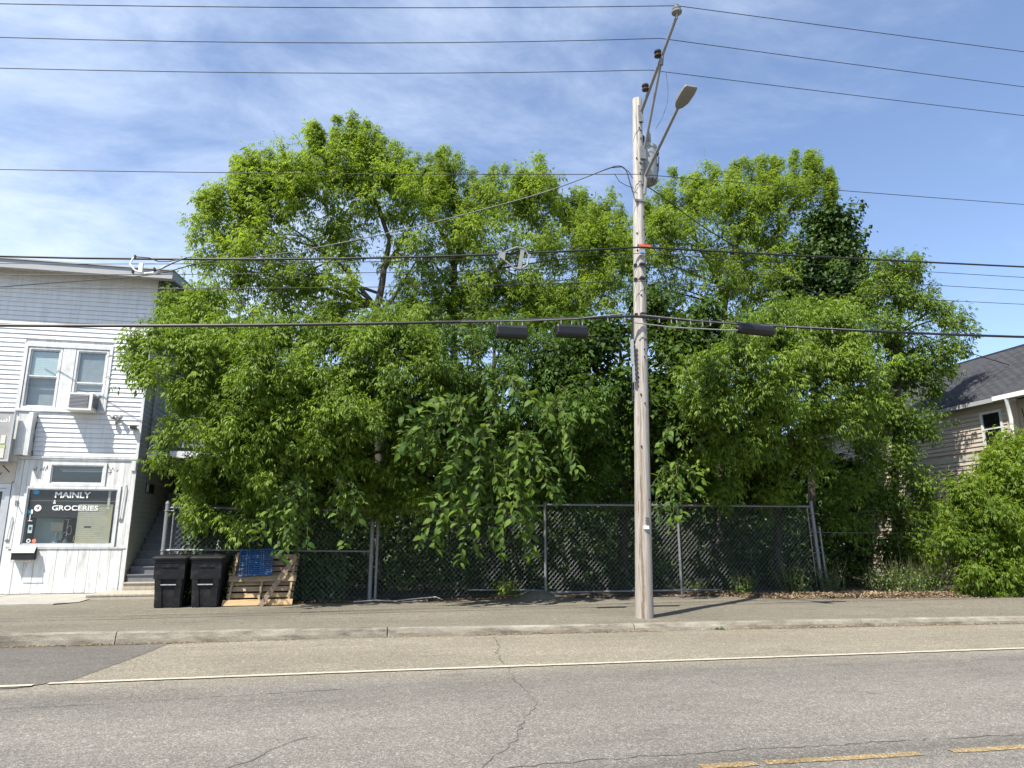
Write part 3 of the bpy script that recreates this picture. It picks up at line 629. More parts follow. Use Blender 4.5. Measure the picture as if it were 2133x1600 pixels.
# awning arms on the pilasters
for x, z0, z1 in ((-6.33, 2.10, 3.02), (-8.98, 1.55, 2.15)):
    mb = MB(); mb.tube([(x, F0 - .02, z1), (x - .01, F0 - .07, z1 - .04), (x - .045, F0 - .07, z0 + .04), (x - .05, F0 - .02, z0)], .014, 8); mb.build('awning_arm', MT['trim'], shop, True)
    MB().box(x - .09, x - .02, F0 - .05, F0 - .026, z0 - .05, z0).build('awning_hinge', MT['galv'], shop)
mb = MB(); mb.tube([(-8.93, F0 - .03, 2.50), (-8.90, F0 - .12, 2.46), (-8.86, F0 - .14, 2.42)], .014, 6); mb.box(-8.97, -8.90, F0 - .045, F0 - .029, 2.44, 2.56); mb.build('wall_hook', MT['galv'], shop)
# upstairs window pair
tr = MB(); 
tr.box(-9.31, -7.08, F0 - .05, F0 - .002, 6.78, 6.88).box(-9.31, -7.08, F0 - .06, F0 - .002, 4.965, 5.045).box(-9.31, -9.22, F0 - .05, F0 - .002, 5.047, 6.778).box(-7.16, -7.08, F0 - .05, F0 - .002, 5.047, 6.778)
tr.build('window_trim', MT['trim'], shop)
mb = MB(); mb.box(-8.34, -8.02, F0 - .035, F0 - .002, 5.047, 6.778); mb.build('mullion_panel', MT['trim'], shop)
for wi, (x0, x1, zm) in enumerate(((-9.20, -8.36, 5.94), (-8.00, -7.18, 5.80))):
    wnd = frame('window', x0, x1, 5.052, 6.758, .05, F0 - .03, F0 + .12, MT['trim'], shop)
    frame('upper_sash', x0 + .052, x1 - .052, zm, 6.706, .035, F0 + .0, F0 + .03, MT['trim'], wnd)
    MB().box(x0 + .087, x1 - .087, F0 + .014, F0 + .018, zm + .036, 6.670).build('pane', MT['glass'], wnd)
    zlow = 5.104 if wi == 0 else 5.53
    frame('lower_sash', x0 + .052, x1 - .052, zlow, zm + .0, .035, F0 + .033, F0 + .06, MT['trim'], wnd)
    MB().box(x0 + .087, x1 - .087, F0 + .045, F0 + .049, zlow + .036, zm - .036).build('pane', MT['glass'], wnd)
    mb = MB()
    zb = (zm + .02) if wi == 0 else 5.6
    n = int((6.70 - zb) / .05)
    for i in range(n): z = zb + i * .05; mb.box(x0 + .06, x1 - .06, F0 + .065, F0 + .07, z, z + .047, Matrix.Translation((0, 0, 0)))
    mb.build('blind', MT['blind'] if wi == 0 else MT['greyblind'], wnd)
    if wi == 0: MB().box(x0 + .06, x1 - .06, F0 + .20, F0 + .21, 5.10, zm).build('curtain', MT['greyblind'], wnd)
# air conditioner hanging out of the right hand window
ac = thing('air_conditioner', 'boxy grey window air conditioner sticking out of the upstairs window', 'air conditioner', (-7.58, 20.75, 5.0))
MB().box(-7.88, -7.30, 20.53, 21.03, 5.0, 5.44).build('case', MT['acbody'], ac)
MB().box(-7.855, -7.385, 20.519, 20.529, 5.045, 5.40).build('grille', MT['acgrille'], ac)
mb = MB()
for i in range(9): z = 5.06 + i * .037; mb.box(-7.85, -7.39, 20.508, 20.518, z, z + .012)
mb.build('grille_bars', MT['fascia'], ac)
mb = MB()
for i in range(5): y = 20.60 + i * .075; mb.box(-7.299, -7.292, y, y + .05, 5.06, 5.38)
mb.build('side_vents', MT['acgrille'], ac)
mb = MB()
for i in range(7): x = -7.29 + i * .018; mb.box(x, x + .014, 20.98 + (.012 if i % 2 else 0), 21.02, 5.06, 5.52)
mb.build('side_curtain', MT['acbody'], ac)
MB().box(-7.98, -7.19, 20.96, 21.03, 5.445, 5.525).build('top_rail', MT['trim'], ac)
MB().box(-7.93, -7.28, 20.50, 20.97, 4.968, 4.997).build('base_pan', MT['acbody'], ac)
# eave, soffit and low sloping roof
mb = MB()
mb.loft([[Vector((x, 20.40, 8.83)), Vector((x, 20.40, 9.06)), Vector((x, 20.44, 9.06)), Vector((x, 20.44, 8.83))] for x in (XL, -5.60)]); mb.build('fascia_board', MT['fascia'], shop)
mb = MB(); x = XL
while x < -5.66:
    mb.box(x, min(x + .29, -5.66), 20.442, 21.0, 8.955, 8.968, Matrix.Translation((0, 0, -.0))); x += .30
mb.build('soffit', MT['soffit'], shop)
rf = MB(); sl_ = .135
rf.add([(XL, 20.36, 9.065), (-5.58, 20.36, 9.065), (-5.58, 29.5, 9.065 + 9.14 * sl_), (XL, 29.5, 9.065 + 9.14 * sl_), (XL, 20.36, 9.10), (-5.58, 20.36, 9.10), (-5.58, 29.5, 9.10 + 9.14 * sl_), (XL, 29.5, 9.10 + 9.14 * sl_)],
       [(3, 2, 1, 0), (4, 5, 6, 7), (0, 1, 5, 4), (1, 2, 6, 5), (2, 3, 7, 6), (3, 0, 4, 7)]); rf.build('roof', MT['fascia'], shop)
mb = MB(); mb.add([(-5.62, 20.445, 8.83), (-5.585, 20.445, 8.83), (-5.585, 29.4, 8.83 + 8.95 * sl_), (-5.62, 29.4, 8.83 + 8.95 * sl_), (-5.62, 20.445, 9.06), (-5.585, 20.445, 9.06), (-5.585, 29.4, 9.06 + 8.95 * sl_), (-5.62, 29.4, 9.06 + 8.95 * sl_)],
                  [(3, 2, 1, 0), (4, 5, 6, 7), (0, 1, 5, 4), (1, 2, 6, 5), (2, 3, 7, 6), (3, 0, 4, 7)]); mb.build('rake_board', MT['fascia'], shop)
# side wall with its clapboards
mb = MB(); mb.add([(XC - .16, F0 + .165, .1), (XC - .002, F0 + .165, .1), (XC - .002, 29.2, .1), (XC - .16, 29.2, .1), (XC - .16, F0 + .165, 8.98), (XC - .002, F0 + .165, 8.98), (XC - .002, 29.2, 10.05), (XC - .16, 29.2, 10.05)],
                  [(3, 2, 1, 0), (4, 5, 6, 7), (0, 1, 5, 4), (1, 2, 6, 5), (2, 3, 7, 6), (3, 0, 4, 7)]); mb.build('side_wall', MT['greysiding'], shop)
z = .2
while z < 9.9:
    y1 = 29.2; y0 = F0 + .032
    if z > 8.85: y0 = F0 + (z - 8.85) / .131 + .1
    if y0 < 28.5:
        mb = MB(); zt = z + .14; prof = [(XC, z), (XC + .02, z), (XC + .02, z + .012), (XC + .006, zt - .002), (XC, zt - .002)]
        mb.loft([[Vector((x, y, q)) for x, q in prof] for y in (y0, y1)]); mb.build('siding_board', MT['greysiding'], shop)
    z += .14
MB().box(XL, XC - .17, 29.0, 29.2, .1, 9.9).build('back_wall', MT['greysiding'], shop)
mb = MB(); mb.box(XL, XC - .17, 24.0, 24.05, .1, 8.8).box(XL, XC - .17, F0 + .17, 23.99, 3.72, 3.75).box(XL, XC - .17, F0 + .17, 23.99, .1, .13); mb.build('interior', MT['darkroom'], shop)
# door at the left edge
dr = frame('door', -10.45, -9.13, .175, 2.995, .11, F0 - .02, F0 + .10, MT['alu'], shop)
frame('door_leaf', -10.335, -9.245, .20, 2.875, .08, F0 + .02, F0 + .06, MT['alu'], dr)
MB().box(-10.25, -9.33, F0 + .035, F0 + .041, .285, 2.79).build('pane', MT['shopglass'], dr)
MB().box(-10.2, -9.36, F0 + .052, F0 + .055, 2.3, 2.72).build('poster', MT['banner'], dr)
MB().box(-9.55, -9.36, F0 + .050, F0 + .055, 1.95, 2.24).build('poster', MT['paleblue'], dr)
MB().box(-9.62, -9.36, F0 + .050, F0 + .055, 1.3, 1.72).build('poster', MT['letters'], dr)
mb = MB(); mb.lathe([(.03, -.03), (.03, .03)], (0, 0, 0), 12, Matrix.Translation((-9.285, F0 - .01, 1.30)) @ Matrix.Rotation(PI / 2, 4, 'X')); mb.build('door_lock', MT['galv'], dr)
MB().cbox(-10.7, -9.075, F0 - .018, F0 - .0, 3.0, 3.58, .004).build('wall_panel', MT['plywood'], shop)
squiggle([[(-9.75, 3.42), (-9.62, 3.5), (-9.55, 3.40), (-9.64, 3.32), (-9.52, 3.25), (-9.46, 3.36)], [(-9.44, 3.22), (-9.40, 3.30)], [(-9.72, 3.02), (-9.58, 3.20), (-9.50, 3.12)], [(-9.40, 3.48), (-9.22, 3.30)], [(-9.12, 3.02), (-9.10, 3.06)]], F0 - .017, shop, .012)
# street sign box and faded banner above the door
sg = thing('shop_sign', 'faded grey fabric sign with white foreign lettering above the shop door', 'sign', (-9.6, 20.7, 4.2))
MB().box(-12.5, -9.16, 20.62, 20.66, 3.60, 4.86).build('sign_face', MT['signgrey'], sg)
mb = MB(); mb.box(-12.52, -9.13, 20.60, 20.70, 4.862, 4.90).box(-12.52, -9.13, 20.60, 20.70, 3.555, 3.598).box(-9.158, -9.13, 20.60, 20.70, 3.60, 4.86); mb.build('sign_frame', MT['alu'], sg)
MB().box(-9.12, -8.86, 20.80, 20.84, 3.76, 4.86).build('side_panel', MT['trim'], sg)
mb = MB(); mb.box(-8.855, -8.75, 20.72, 20.98, 3.74, 4.90); mb.build('side_return', MT['trim'], sg)
mb = MB(); mb.tube([(-8.72, 20.95, 4.68), (-8.76, 20.93, 4.4), (-8.74, 20.94, 4.2), (-8.77, 20.94, 3.98), (-8.72, 20.95, 3.76)], .008, 6); mb.build('cable', MT['black'], sg)
# lettering strokes of the sign: alif, waw, sin read from the right end
def stroke(pts, w=.018):
    mb = MB(); mb.tube([(x, 20.612, z) for x, z in pts], w, 6); return mb
try:
    fit_text('lettering', '\uFED5\u200C\uFE8D\u200C\uFEEE\uFEB3\u200C\uFE8D', -9.86, -9.24, 4.54, 4.76, MT['letters'], 20.617, sg)
except Exception:
    stroke([(-9.27, 4.74), (-9.27, 4.60)]).build('lettering', MT['letters'], sg)
mb = MB()
for pl in ([(-9.95, 4.20), (-9.7, 4.36), (-9.52, 4.30), (-9.62, 4.18), (-9.48, 4.14)], [(-9.9, 4.02), (-9.72, 4.1), (-9.58, 4.02)], [(-9.85, 3.80), (-9.72, 3.86), (-9.70, 3.74), (-9.82, 3.70)]):
    mb.tube([(x, 20.614, z) for x, z in pl], .022, 6)
mb.build('lettering', MT['ink'], sg)
mb = MB(); mb.box(-9.38, -9.27, 20.606, 20.617, 4.02, 4.24).box(-9.40, -9.26, 20.606, 20.617, 3.64, 3.90); mb.build('sign_picture', MT['ink'], sg)
MB().box(-9.39, -9.25, 20.606, 20.616, 3.905, 3.99).build('sign_picture', mat('pale green print', (0.40, 0.45, 0.22), .7), sg)
# mail box, flood light, little wall camera, house number
mbx = thing('mailbox', 'black metal mailbox with a flap fixed below the shop window', 'mailbox', (-8.55, 20.84, 1.0))
mb = MB(); mb.loft([[Vector((x, y, z)) for y, z in ((20.97, 1.04), (20.97, 1.36), (20.86, 1.36), (20.78, 1.24), (20.78, 1.04))] for x in (-8.80, -8.29)]); mb.build('body', MT['blackmetal'], mbx)
mb = MB(); mb.loft([[Vector((x, y, z)) for y, z in ((20.872, 1.375), (20.862, 1.385), (20.758, 1.215), (20.768, 1.205))] for x in (-8.82, -8.27)]); mb.build('flap', MT['blackmetal'], mbx)
mb = MB(); mb.tube([(-8.78, 20.80, 1.03), (-8.78, 20.74, .99), (-8.31, 20.74, .99), (-8.31, 20.80, 1.03)], .008, 6); mb.build('paper_hook', MT['galv'], mbx)
fl = thing('flood_light', 'twin headed grey flood light on the siding below the upstairs window', 'light', (-6.75, 20.95, 4.82))
MB().lathe([(.06, -.03), (.06, .02)], (0, 0, 0), 14, Matrix.Translation((-6.75, 20.955, 4.83)) @ Matrix.Rotation(PI / 2, 4, 'X')).build('base', MT['galv'], fl)
for s in (-1, 1):
    mb = MB(); M = Matrix.Translation((-6.75 + s * .1, 20.86, 4.85)) @ Matrix.Rotation(PI / 2 - .3, 4, 'X') @ Matrix.Rotation(s * .3, 4, 'Y'); mb.lathe([(.025, -.09), (.055, .0), (.06, .05), (.05, .055)], (0, 0, 0), 12, M); mb.build('lamp_head', MT['galv'], fl, True)
MB().lathe([(.035, -.05), (.03, .02)], (0, 0, 0), 10, Matrix.Translation((-6.75, 20.90, 4.72))).build('motion_sensor', MT['fascia'], fl)
wc = thing('wall_camera', 'small black camera box near the corner of the white siding', 'camera', (-6.28, 20.9, 4.58))
MB().cbox(-6.37, -6.22, 20.80, 20.95, 4.54, 4.63, .015).build('body', MT['blackmetal'], wc); MB().box(-6.31, -6.28, 20.951, 20.985, 4.57, 4.60).build('bracket', MT['blackmetal'], wc)
hn = thing('house_number', 'black number plate with white figure on the grey side wall', 'sign', (XC + .04, 22.2, 3.0))
MB().box(XC + .022, XC + .04, 21.95, 22.75, 2.88, 3.13).build('plate', MT['blackmetal'], hn)
MB().box(XC + .041, XC + .045, 21.98, 22.18, 2.90, 3.11).build('number_tile', MT['letters'], hn)
text('number', '2', .22, MT['darkink'], (XC + .048, 22.08, 3.005), hn, rot=Matrix.Rotation(PI / 2, 4, 'Z') @ FACE)
# side stairs and balcony
st = thing('side_stairs', 'grey wooden stairs climbing along the side wall of the shop', 'stairs', (-5.6, 20.8, .25))
for i in range(14):
    y = 20.78 + i * .265; z = .25 + i * .195
    MB().box(XC + .06, -5.08, y, y + .025, z, z + .165).build('riser', MT['stair'] if i > 0 else MT['deck'], st)
    MB().box(XC + .05, -5.07, y - .03, y + .265, z + .167, z + .193).build('tread', MT['stair'] if i > 0 else MT['deck'], st)
mb = MB(); mb.add([(-5.065, 20.76, .14), (-5.03, 20.76, .14), (-5.03, 24.5, 2.95), (-5.065, 24.5, 2.95), (-5.065, 20.76, .42), (-5.03, 20.76, .42), (-5.03, 24.5, 3.2), (-5.065, 24.5, 3.2)],
                  [(3, 2, 1, 0), (4, 5, 6, 7), (0, 1, 5, 4), (1, 2, 6, 5), (2, 3, 7, 6), (3, 0, 4, 7)]); mb.build('stringer', MT['stair'], st)
bl = thing('side_balcony', 'grey boarded balcony above the side stairs half hidden by leaves', 'balcony', (-5.2, 22, 3.8))
MB().box(XC + .03, -3.9, 21.7, 26.5, 3.83, 4.02).build('floor', MT['fascia'], bl)
MB().box(XC + .04, -3.92, 21.66, 21.698, 3.80, 4.05).build('rim_board', MT['trim'], bl)
x = XC + .12
while x < -4.0:
    MB().box(x, x + .125, 21.72, 21.745, 4.16, 4.95).build('rail_board', MT['rail'], bl); x += .135
MB().box(XC + .06, -3.92, 21.69, 21.80, 4.952, 5.0).build('hand_rail', MT['rail'], bl)
for x in (XC + .045, -4.0): MB().box(x, x + .07, 21.76, 21.84, 4.02, 8.85).build('post', MT['greysiding'], bl)
MB().box(-4.02, -3.9, 21.72, 21.84, .15, 3.828).build('post', MT['greysiding'], bl)
MB().box(XC + .05, -3.9, 26.3, 26.4, .2, 8.8).build('back_board', MT['greysiding'], bl)

# ================================================================== RIGHT HOUSE
HX = 18.49
hs_ = thing('tan_house', 'tan sided house with grey shingle roof behind the bushes', 'building', (HX, 16.7, .15))
MB().box(HX + .002, HX + 8, 16.7, 29, .1, 5.62).build('wall', MT['tan'], hs_)
hole = (16.92, 17.66, 4.26, 5.34); z = .25
while z < 5.6:
    if 3.93 < z < 4.09: z += .132; continue
    zt = z + .13; mb = MB(); segs = [(16.78, 28.9)]
    if zt > hole[2] and z < hole[3]: segs = [(16.78, hole[0]), (hole[1], 28.9)]
    for a, b in segs:
        prof = [(HX, z), (HX - .032, z), (HX - .032, z + .010), (HX - .006, zt - .003), (HX, zt - .003)]
        MB().loft([[Vector((x, y, q)) for x, q in prof] for y in (a, b)]).build('siding_board', MT['tan'], hs_)
    z += .132
MB().box(HX - .03, HX, 16.72, 28.9, 3.94, 4.085).build('band_board', mat('pale grey band', (0.42, 0.40, 0.36), .6), hs_)
MB().box(HX - .034, HX + .0, 16.695, 16.776, .2, 5.6).build('corner_board', MT['tan'], hs_)
hw = MB(); y0, y1, z0, z1 = hole
hw.box(HX - .05, HX + .001, y0, y1, z1 - .07, z1).box(HX - .06, HX + .001, y0, y1, z0, z0 + .07).box(HX - .05, HX + .001, y0, y0 + .07, z0 + .071, z1 - .071).box(HX - .05, HX + .001, y1 - .07, y1, z0 + .071, z1 - .071)
hw = hw.build('window', MT['trim'], hs_)
mb = MB(); mb.box(HX - .035, HX - .012, y0 + .072, y1 - .072, 4.79, 4.83); mb.build('sash_rail', MT['trim'], hw)
MB().box(HX - .012, HX - .008, y0 + .07, y1 - .07, z0 + .07, z1 - .07).build('pane', mat('dark glass pane', (0.012, 0.013, 0.015), .08, spec=.6), hw)
# roof with shingle tabs
RX, ZE, ZR = 22.0, 5.66, 8.05
def roof_pt(u, y, h=0.0):
    n = Vector((-(ZR - ZE), 0, RX - HX + .3)).normalized(); return Vector((HX - .3 + (RX - HX + .3) * u, y, ZE + (ZR - ZE) * u)) + n * h
mb = MB(); a, b = 15.2, 29.2
mb.add([roof_pt(0, a), roof_pt(1, a), roof_pt(1, b), roof_pt(0, b), roof_pt(0, a, -.1), roof_pt(1, a, -.1), roof_pt(1, b, -.1), roof_pt(0, b, -.1)], [(0, 1, 2, 3), (7, 6, 5, 4), (0, 4, 5, 1), (1, 5, 6, 2), (2, 6, 7, 3), (3, 7, 4, 0)])
roof = mb.build('roof', MT['shingle2'], hs_)
mb = MB(); mb.add([(RX, 15.2, ZR), (RX + 3.8, 15.2, ZE), (RX + 3.8, 29.2, ZE), (RX, 29.2, ZR)], [(0, 1, 2, 3)]); mb.build('roof_slope', MT['shingle2'], hs_)
slope_len = math.hypot(RX - HX + .3, ZR - ZE); nrow = int(slope_len / .145); du = 1.0 / nrow
tabm = []
for mm in (MT['shingle'], MT['shingle2']):
    mb = MB(); w = .30; u_ = Vector((RX - HX + .3, 0, ZR - ZE)).normalized(); nn = Vector((-u_.z, 0, u_.x))
    p = [Vector((0, 0, 0)), Vector((0, w, 0)), u_ * .15 + Vector((0, w, 0)), u_ * .15]
    mb.add([q + nn * h for h, s in ((.004, 0), (.016, 1)) for q in p], [(0, 1, 2, 3), (7, 6, 5, 4), (0, 4, 5, 1), (1, 5, 6, 2), (2, 6, 7, 3), (3, 7, 4, 0)]); tabm.append(mb)
tm = [tabm[0].mesh('shingle', MT['shingle']), tabm[1].mesh('shingle', MT['shingle2'])]
cand = []
for r in range(nrow):
    y = 15.3 + (.15 if r % 2 else 0)
    while y < 28.8:
        p = roof_pt(r * du, y); cand.append((abs(y - 18.2) + r * .01, p)); y += .307
cand.sort(key=lambda c: c[0])
for _, p in cand[:300]: place('shingle', tm[0 if random.random() < .6 else 1], Matrix.Translation(p + Vector((0, 0, random.uniform(0, .004)))), hs_)
mb = MB()
for _, p in cand[300:]: mb.add([Vector(q) + p for q in tabm[0].v], tabm[0].f)
mb.build('shingles', MT['shingle'], hs_, kind='stuff')
MB().box(RX - .08, RX + .08, 15.2, 29.2, ZR - .02, ZR + .03).build('ridge_cap', MT['shingle2'], hs_)
MB().box(HX - .34, HX - .30, 16.9, 29.2, ZE - .13, ZE - .005).build('fascia_board', MT['fascia'], hs_)
MB().box(HX - .345, HX - .30, 15.2, 16.87, ZE - .11, ZE + .02).build('gutter', MT['whitepl'], hs_)
MB().box(HX - .345, HX - .302, 19.0, 20.4, ZE - .135, ZE - .04).build('fascia_board', MT['whitepl'], hs_)
MB().box(HX - .30, HX - .0, 15.2, 29.2, ZE - .10, ZE - .08).build('soffit', MT['fascia'], hs_)
mb = MB(); q = atx(2112, 940, HX - .09); mb.tube([atx(2096, 832, HX - .30), atx(2100, 848, HX - .22), atx(2106, 872, HX - .10), q, (q.x, q.y, .3)], .055, 8); mb.build('downspout', MT['whitepl'], hs_, True)
# recessed front part
MB().box(HX + .35, HX + 8, 15.0, 16.69, .1, 5.60).build('porch_wall', MT['tan'], hs_)
mb = MB(); mb.tube([(HX + .32, 16.55, 5.3), (HX + .32, 16.5, 4.9), (HX + .32, 16.52, 4.2)], .012, 6); mb.tube([(HX + .32, 16.3, 5.2), (HX + .32, 16.22, 5.35), (HX + .32, 16.15, 5.15)], .010, 6); mb.build('service_wire', MT['black'], hs_)
z = .3
while z < 5.5:
    MB().box(HX + .328, HX + .349, 15.0, 16.68, z, z + .12).build('siding_board', MT['tan'], hs_); z += .132

# ================================================================== FENCES
YF = 17.4
def mesh_panel(mb, x0, x1, z0, z1, y, cell, r=.0025, bend=None):
    """chain link: two families of crossing diagonal wires, clipped to the panel"""
    H = z1 - z0; step = cell
    def wire(a, b, off):
        d = Vector((b[0] - a[0], 0, b[1] - a[1])); L = d.length
        if L < .03: return
        d /= L; s = Vector((-d.z, 0, d.x)) * r; n = Vector((0, r, 0)); P = Vector((a[0], y + off, a[1])); Q = Vector((b[0], y + off, b[1]))
        mb.add([P + s, P - s * .5 - n, P - s * .5 + n, Q + s, Q - s * .5 - n, Q - s * .5 + n], [(0, 1, 4, 3), (1, 2, 5, 4), (2, 0, 3, 5)])
    k = 1.06; t = x0 - H / k
    while t < x1:
        a0, a1 = t, t + H / k
        lo = max(a0, x0); hi = min(a1, x1)
        if hi > lo: wire((lo, z0 + (lo - a0) * k), (hi, z0 + (hi - a0) * k), .004); wire((lo, z1 - (lo - a0) * k), (hi, z1 - (hi - a0) * k), -.004)
        t += step
def post(name, x, z1, r, parent, m=None, y=YF, z0=.1, lean=0.0, label=None):
    mb = MB(); mb.tube([(x + lean, y, z0), (x, y, z1)], r, 12); o = mb.build(name, m or MT['galv'], parent, True)
    mb = MB(); mb.lathe([(r * 1.12, z1 - .01), (r * 1.12, z1 + .02), (r * .7, z1 + .05), (.004, z1 + .065)], (x, y, 0), 12); mb.build('post_cap', MT['galv'], o, True)
    return o
def rail(x0, x1, z0, z1, r, parent, y=YF): mb = MB(); mb.tube([(x0, y, z0), ((x0 + x1) / 2, y, (z0 + z1) / 2 + .004), (x1, y, z1)], r, 8); return mb.build('rail', MT['galv'], parent, True)
fa = thing('chain_link_fence', 'lower chain link fence panel behind the bins and the pallet', 'fence', (-4.3, YF, .13))
post('post', -4.33, 2.36, .052, fa); post('post', .27, 1.98, .05, fa)
mb = MB(); mb.tube([(-4.19, YF, .2), (-4.19, YF, 2.30)], .018, 8); mb.build('gate_upright', MT['galv'], fa, True)
rail(-4.28, .25, 2.27, 2.24, .026, fa); rail(-4.28, .25, 1.33, 1.28, .022, fa)
mb = MB(); mesh_panel(mb, -4.18, .23, .2, 2.26, YF + .035, .118); mb.build('wire_mesh', MT['wire'], fa, kind='stuff')
for z in (2.2, 1.32, .5):
    mb = MB(); mb.tube([(-4.39, YF - .02, z), (-4.33, YF - .065, z), (-4.25, YF - .02, z), (-4.19, YF - .03, z)], .012, 6); mb.build('clamp', MT['galv'], fa)
fb = thing('chain_link_fence', 'taller chain link fence panels behind the utility pole', 'fence', (.4, YF, .13))
post('post', .40, 2.05, .035, fb); post('post', 4.55, 2.44, .034, fb); post('post', 8.18, 2.44, .034, fb); post('post', 12.16, 2.55, .052, fb, z0=.18, lean=.12)
post('post', 12.36, 1.84, .030, fb, z0=.18, lean=.08)
mb = MB(); mb.tube([(12.10, YF - .03, .3), (12.01, YF - .03, 2.42)], .016, 8); mb.build('tension_bar', MT['galv'], fb, True)
rail(.42, 4.52, 2.22, 2.40, .024, fb); rail(4.58, 12.12, 2.42, 2.44, .028, fb); rail(2.6, 4.5, .36, .32, .022, fb); rail(4.6, 9.3, .27, .27, .022, fb)
for z in (2.25, 1.75, 1.2, .7):
    mb = MB(); mb.tube([(12.03, YF - .05, z), (12.13, YF - .07, z), (12.26, YF - .04, z), (12.38, YF - .02, z - .02)], .011, 6); mb.build('clamp', MT['galv'], fb)
mb = MB(); mesh_panel(mb, .42, 4.54, .22, 2.32, YF + .03, .118); mesh_panel(mb, 4.56, 12.02, .18, 2.50, YF + .032, .118); mb.build('wire_mesh', MT['wire'], fb, kind='stuff')
fc = thing('wire_fence', 'low wire fence line half buried in leaves at the right', 'fence', (12.4, YF, .15))
rail(12.42, 14.9, 1.74, 1.72, .006, fc, YF + .1)
for x in (14.9,): mb = MB(); mb.tube([(x, YF + .1, .15), (x, YF + .1, 1.76)], .016, 8); mb.build('post', MT['bark'], fc, True)
wb = MB(); M = Matrix.Translation((-3.75, 17.9, .9)) @ Matrix.Rotation(.42, 4, 'Y'); wb.box(-.05, .05, -.02, .02, -.75, 1.2, M); wb.build('white_board', MT['trim'], label='white board leaning behind the chain link fence near the stairs', cat='board')

# ================================================================== UTILITY POLE and what hangs on it
PX0, PX1, PY = 5.255, 5.56, 12.83
def pole_x(z): return PX0 + (PX1 - PX0) * (z - .13) / 10.95
def pole_r(z): return .166 - .062 * (z - .13) / 10.95
up_ = thing('utility_pole', 'tall weathered wooden utility pole standing at the kerb', 'utility pole', (PX0, PY, .1))
rings = []
for i in range(45):
    z = .08 + 11.0 * i / 44; r = pole_r(z) * (1 + .05 * max(0, 1 - i / 3)); ring = []
    for k in range(28):
        t = 2 * PI * k / 28; rr = r * (1 + .012 * math.sin(k * 2.7 + math.sin(i * .3)) + random.gauss(0, .004))
        if k == 19: rr *= .90 + .03 * math.sin(i * .7)                 # a long drying check facing the street
        if k == 23 and i > 18: rr *= .95
        ring.append(Vector((pole_x(z) + rr * math.cos(t), PY + rr * math.sin(t), z)))
    rings.append(ring)
mb = MB(); mb.loft(rings); mb.build('shaft', MT['pole'], up_, True)
# standoff arm with its brace, towards the street
A0 = Vector((5.60, 12.72, 10.72)); A1 = Vector((5.65, 10.92, 11.66))
mb = MB(); mb.tube([A0, A1], [.038, .03], 10); mb.build('standoff_arm', MT['fibre'], up_, True)
B0 = Vector((5.62, 12.70, 9.78)); B1 = A0.lerp(A1, .60) + Vector((0, 0, -.03)); mb = MB(); mb.tube([B0, B1], .030, 10); mb.build('brace', MT['fibre'], up_, True)
mb = MB()
mb.box(5.53, 5.63, 12.69, 12.74, 10.45, 10.85); mb.box(5.52, 5.64, 12.66, 12.73, 9.55, 9.85)
for z in (9.3, 9.45, 9.62, 10.05, 10.25, 10.45): mb.box(pole_x(z) - .02 + .03, pole_x(z) + .05, PY - pole_r(z) - .04, PY - pole_r(z) + .02, z, z + .035)
mb.build('arm_bracket', MT['galv'], up_)
mb = MB(); mb.tube([B1 + Vector((0, .04, -.14)), B1 + Vector((0, -.02, .06))], .042, 8); mb.build('arm_clamp', MT['galv'], up_)
ins_pts = []
for name, u, up_off in (('top', 1.0, .16), ('mid', .60, .02), ('low', .24, .02)):
    p = A0.lerp(A1, u)
    if name == 'top':
        mb = MB(); mb.lathe([(.02, -.06), (.022, .06), (.10, .07), (.105, .10), (.06, .115), (.085, .135), (.09, .16), (.05, .175), (.045, .215), (.055, .235), (.02, .25)], p, 16); o = mb.build('insulator', MT['greypor'], up_, True); ins_pts.append(p + Vector((0, 0, .215)))
    else:
        mb = MB(); c = p + Vector((-.085, .0, .05)); mb.lathe([(.04, -.07), (.075, -.06), (.075, -.03), (.045, -.01), (.045, .01), (.075, .03), (.075, .06), (.04, .07)], c, 14); o = mb.build('insulator', MT['porcelain'], up_, True); ins_pts.append(c)
# tags and fittings on the shaft
def fit(z, s=1.0, m=None, name='wire_clamp'):
    y = PY - pole_r(z); x = pole_x(z); mb = MB(); mb.box(x - .05 * s, x + .06 * s, y - .06, y + .03, z - .02 * s, z + .02 * s).box(x - .14, x - .09, y - .03 + .06, y + .09, z - .025, z + .025); return mb.build(name, m or MT['blackmetal'], up_)
for z in (7.13, 6.82, 6.05): fit(z)
MB().box(pole_x(7.5) - .07, pole_x(7.5) + .18, PY - .20, PY - .155, 7.50, 7.55).build('orange_tag', MT['orange'], up_)
MB().box(pole_x(7.4) - .06, pole_x(7.4) + .06, PY - .165, PY - .145, 7.33, 7.47).build('blue_tag', MT['whitepl'], up_)
MB().box(pole_x(7.4) - .045, pole_x(7.4) + .05, PY - .172, PY - .1655, 7.345, 7.385).build('tag_print', MT['tagblue'], up_)
MB().box(pole_x(8.6) - .12, pole_x(8.6) + .12, PY - .14, PY - .10, 8.56, 8.60).build('steel_band', MT['galv'], up_)
MB().box(pole_x(1.75) - .05, pole_x(1.75) + .05, PY - .178, PY - .150, 1.76, 1.82).build('number_plate', MT['letters'], up_)
mb = MB(); 
for z in (1.97, 1.92, 1.87, 1.715): mb.box(pole_x(z) - .02, pole_x(z) + .085, PY - .172, PY - .15, z, z + .01)
mb.build('nail_strips', MT['galv'], up_, kind='stuff')
mb = MB(); random.seed(3)
for i in range(26):
    z = random.uniform(2.2, 10.6); a = random.uniform(-2.4, -.7); x = pole_x(z) + pole_r(z) * math.cos(a); y = PY + pole_r(z) * math.sin(a); mb.box(x - .012, x + .012, y - .02, y + .01, z - .012, z + .012)
mb.build('bolts', MT['blackmetal'], up_)
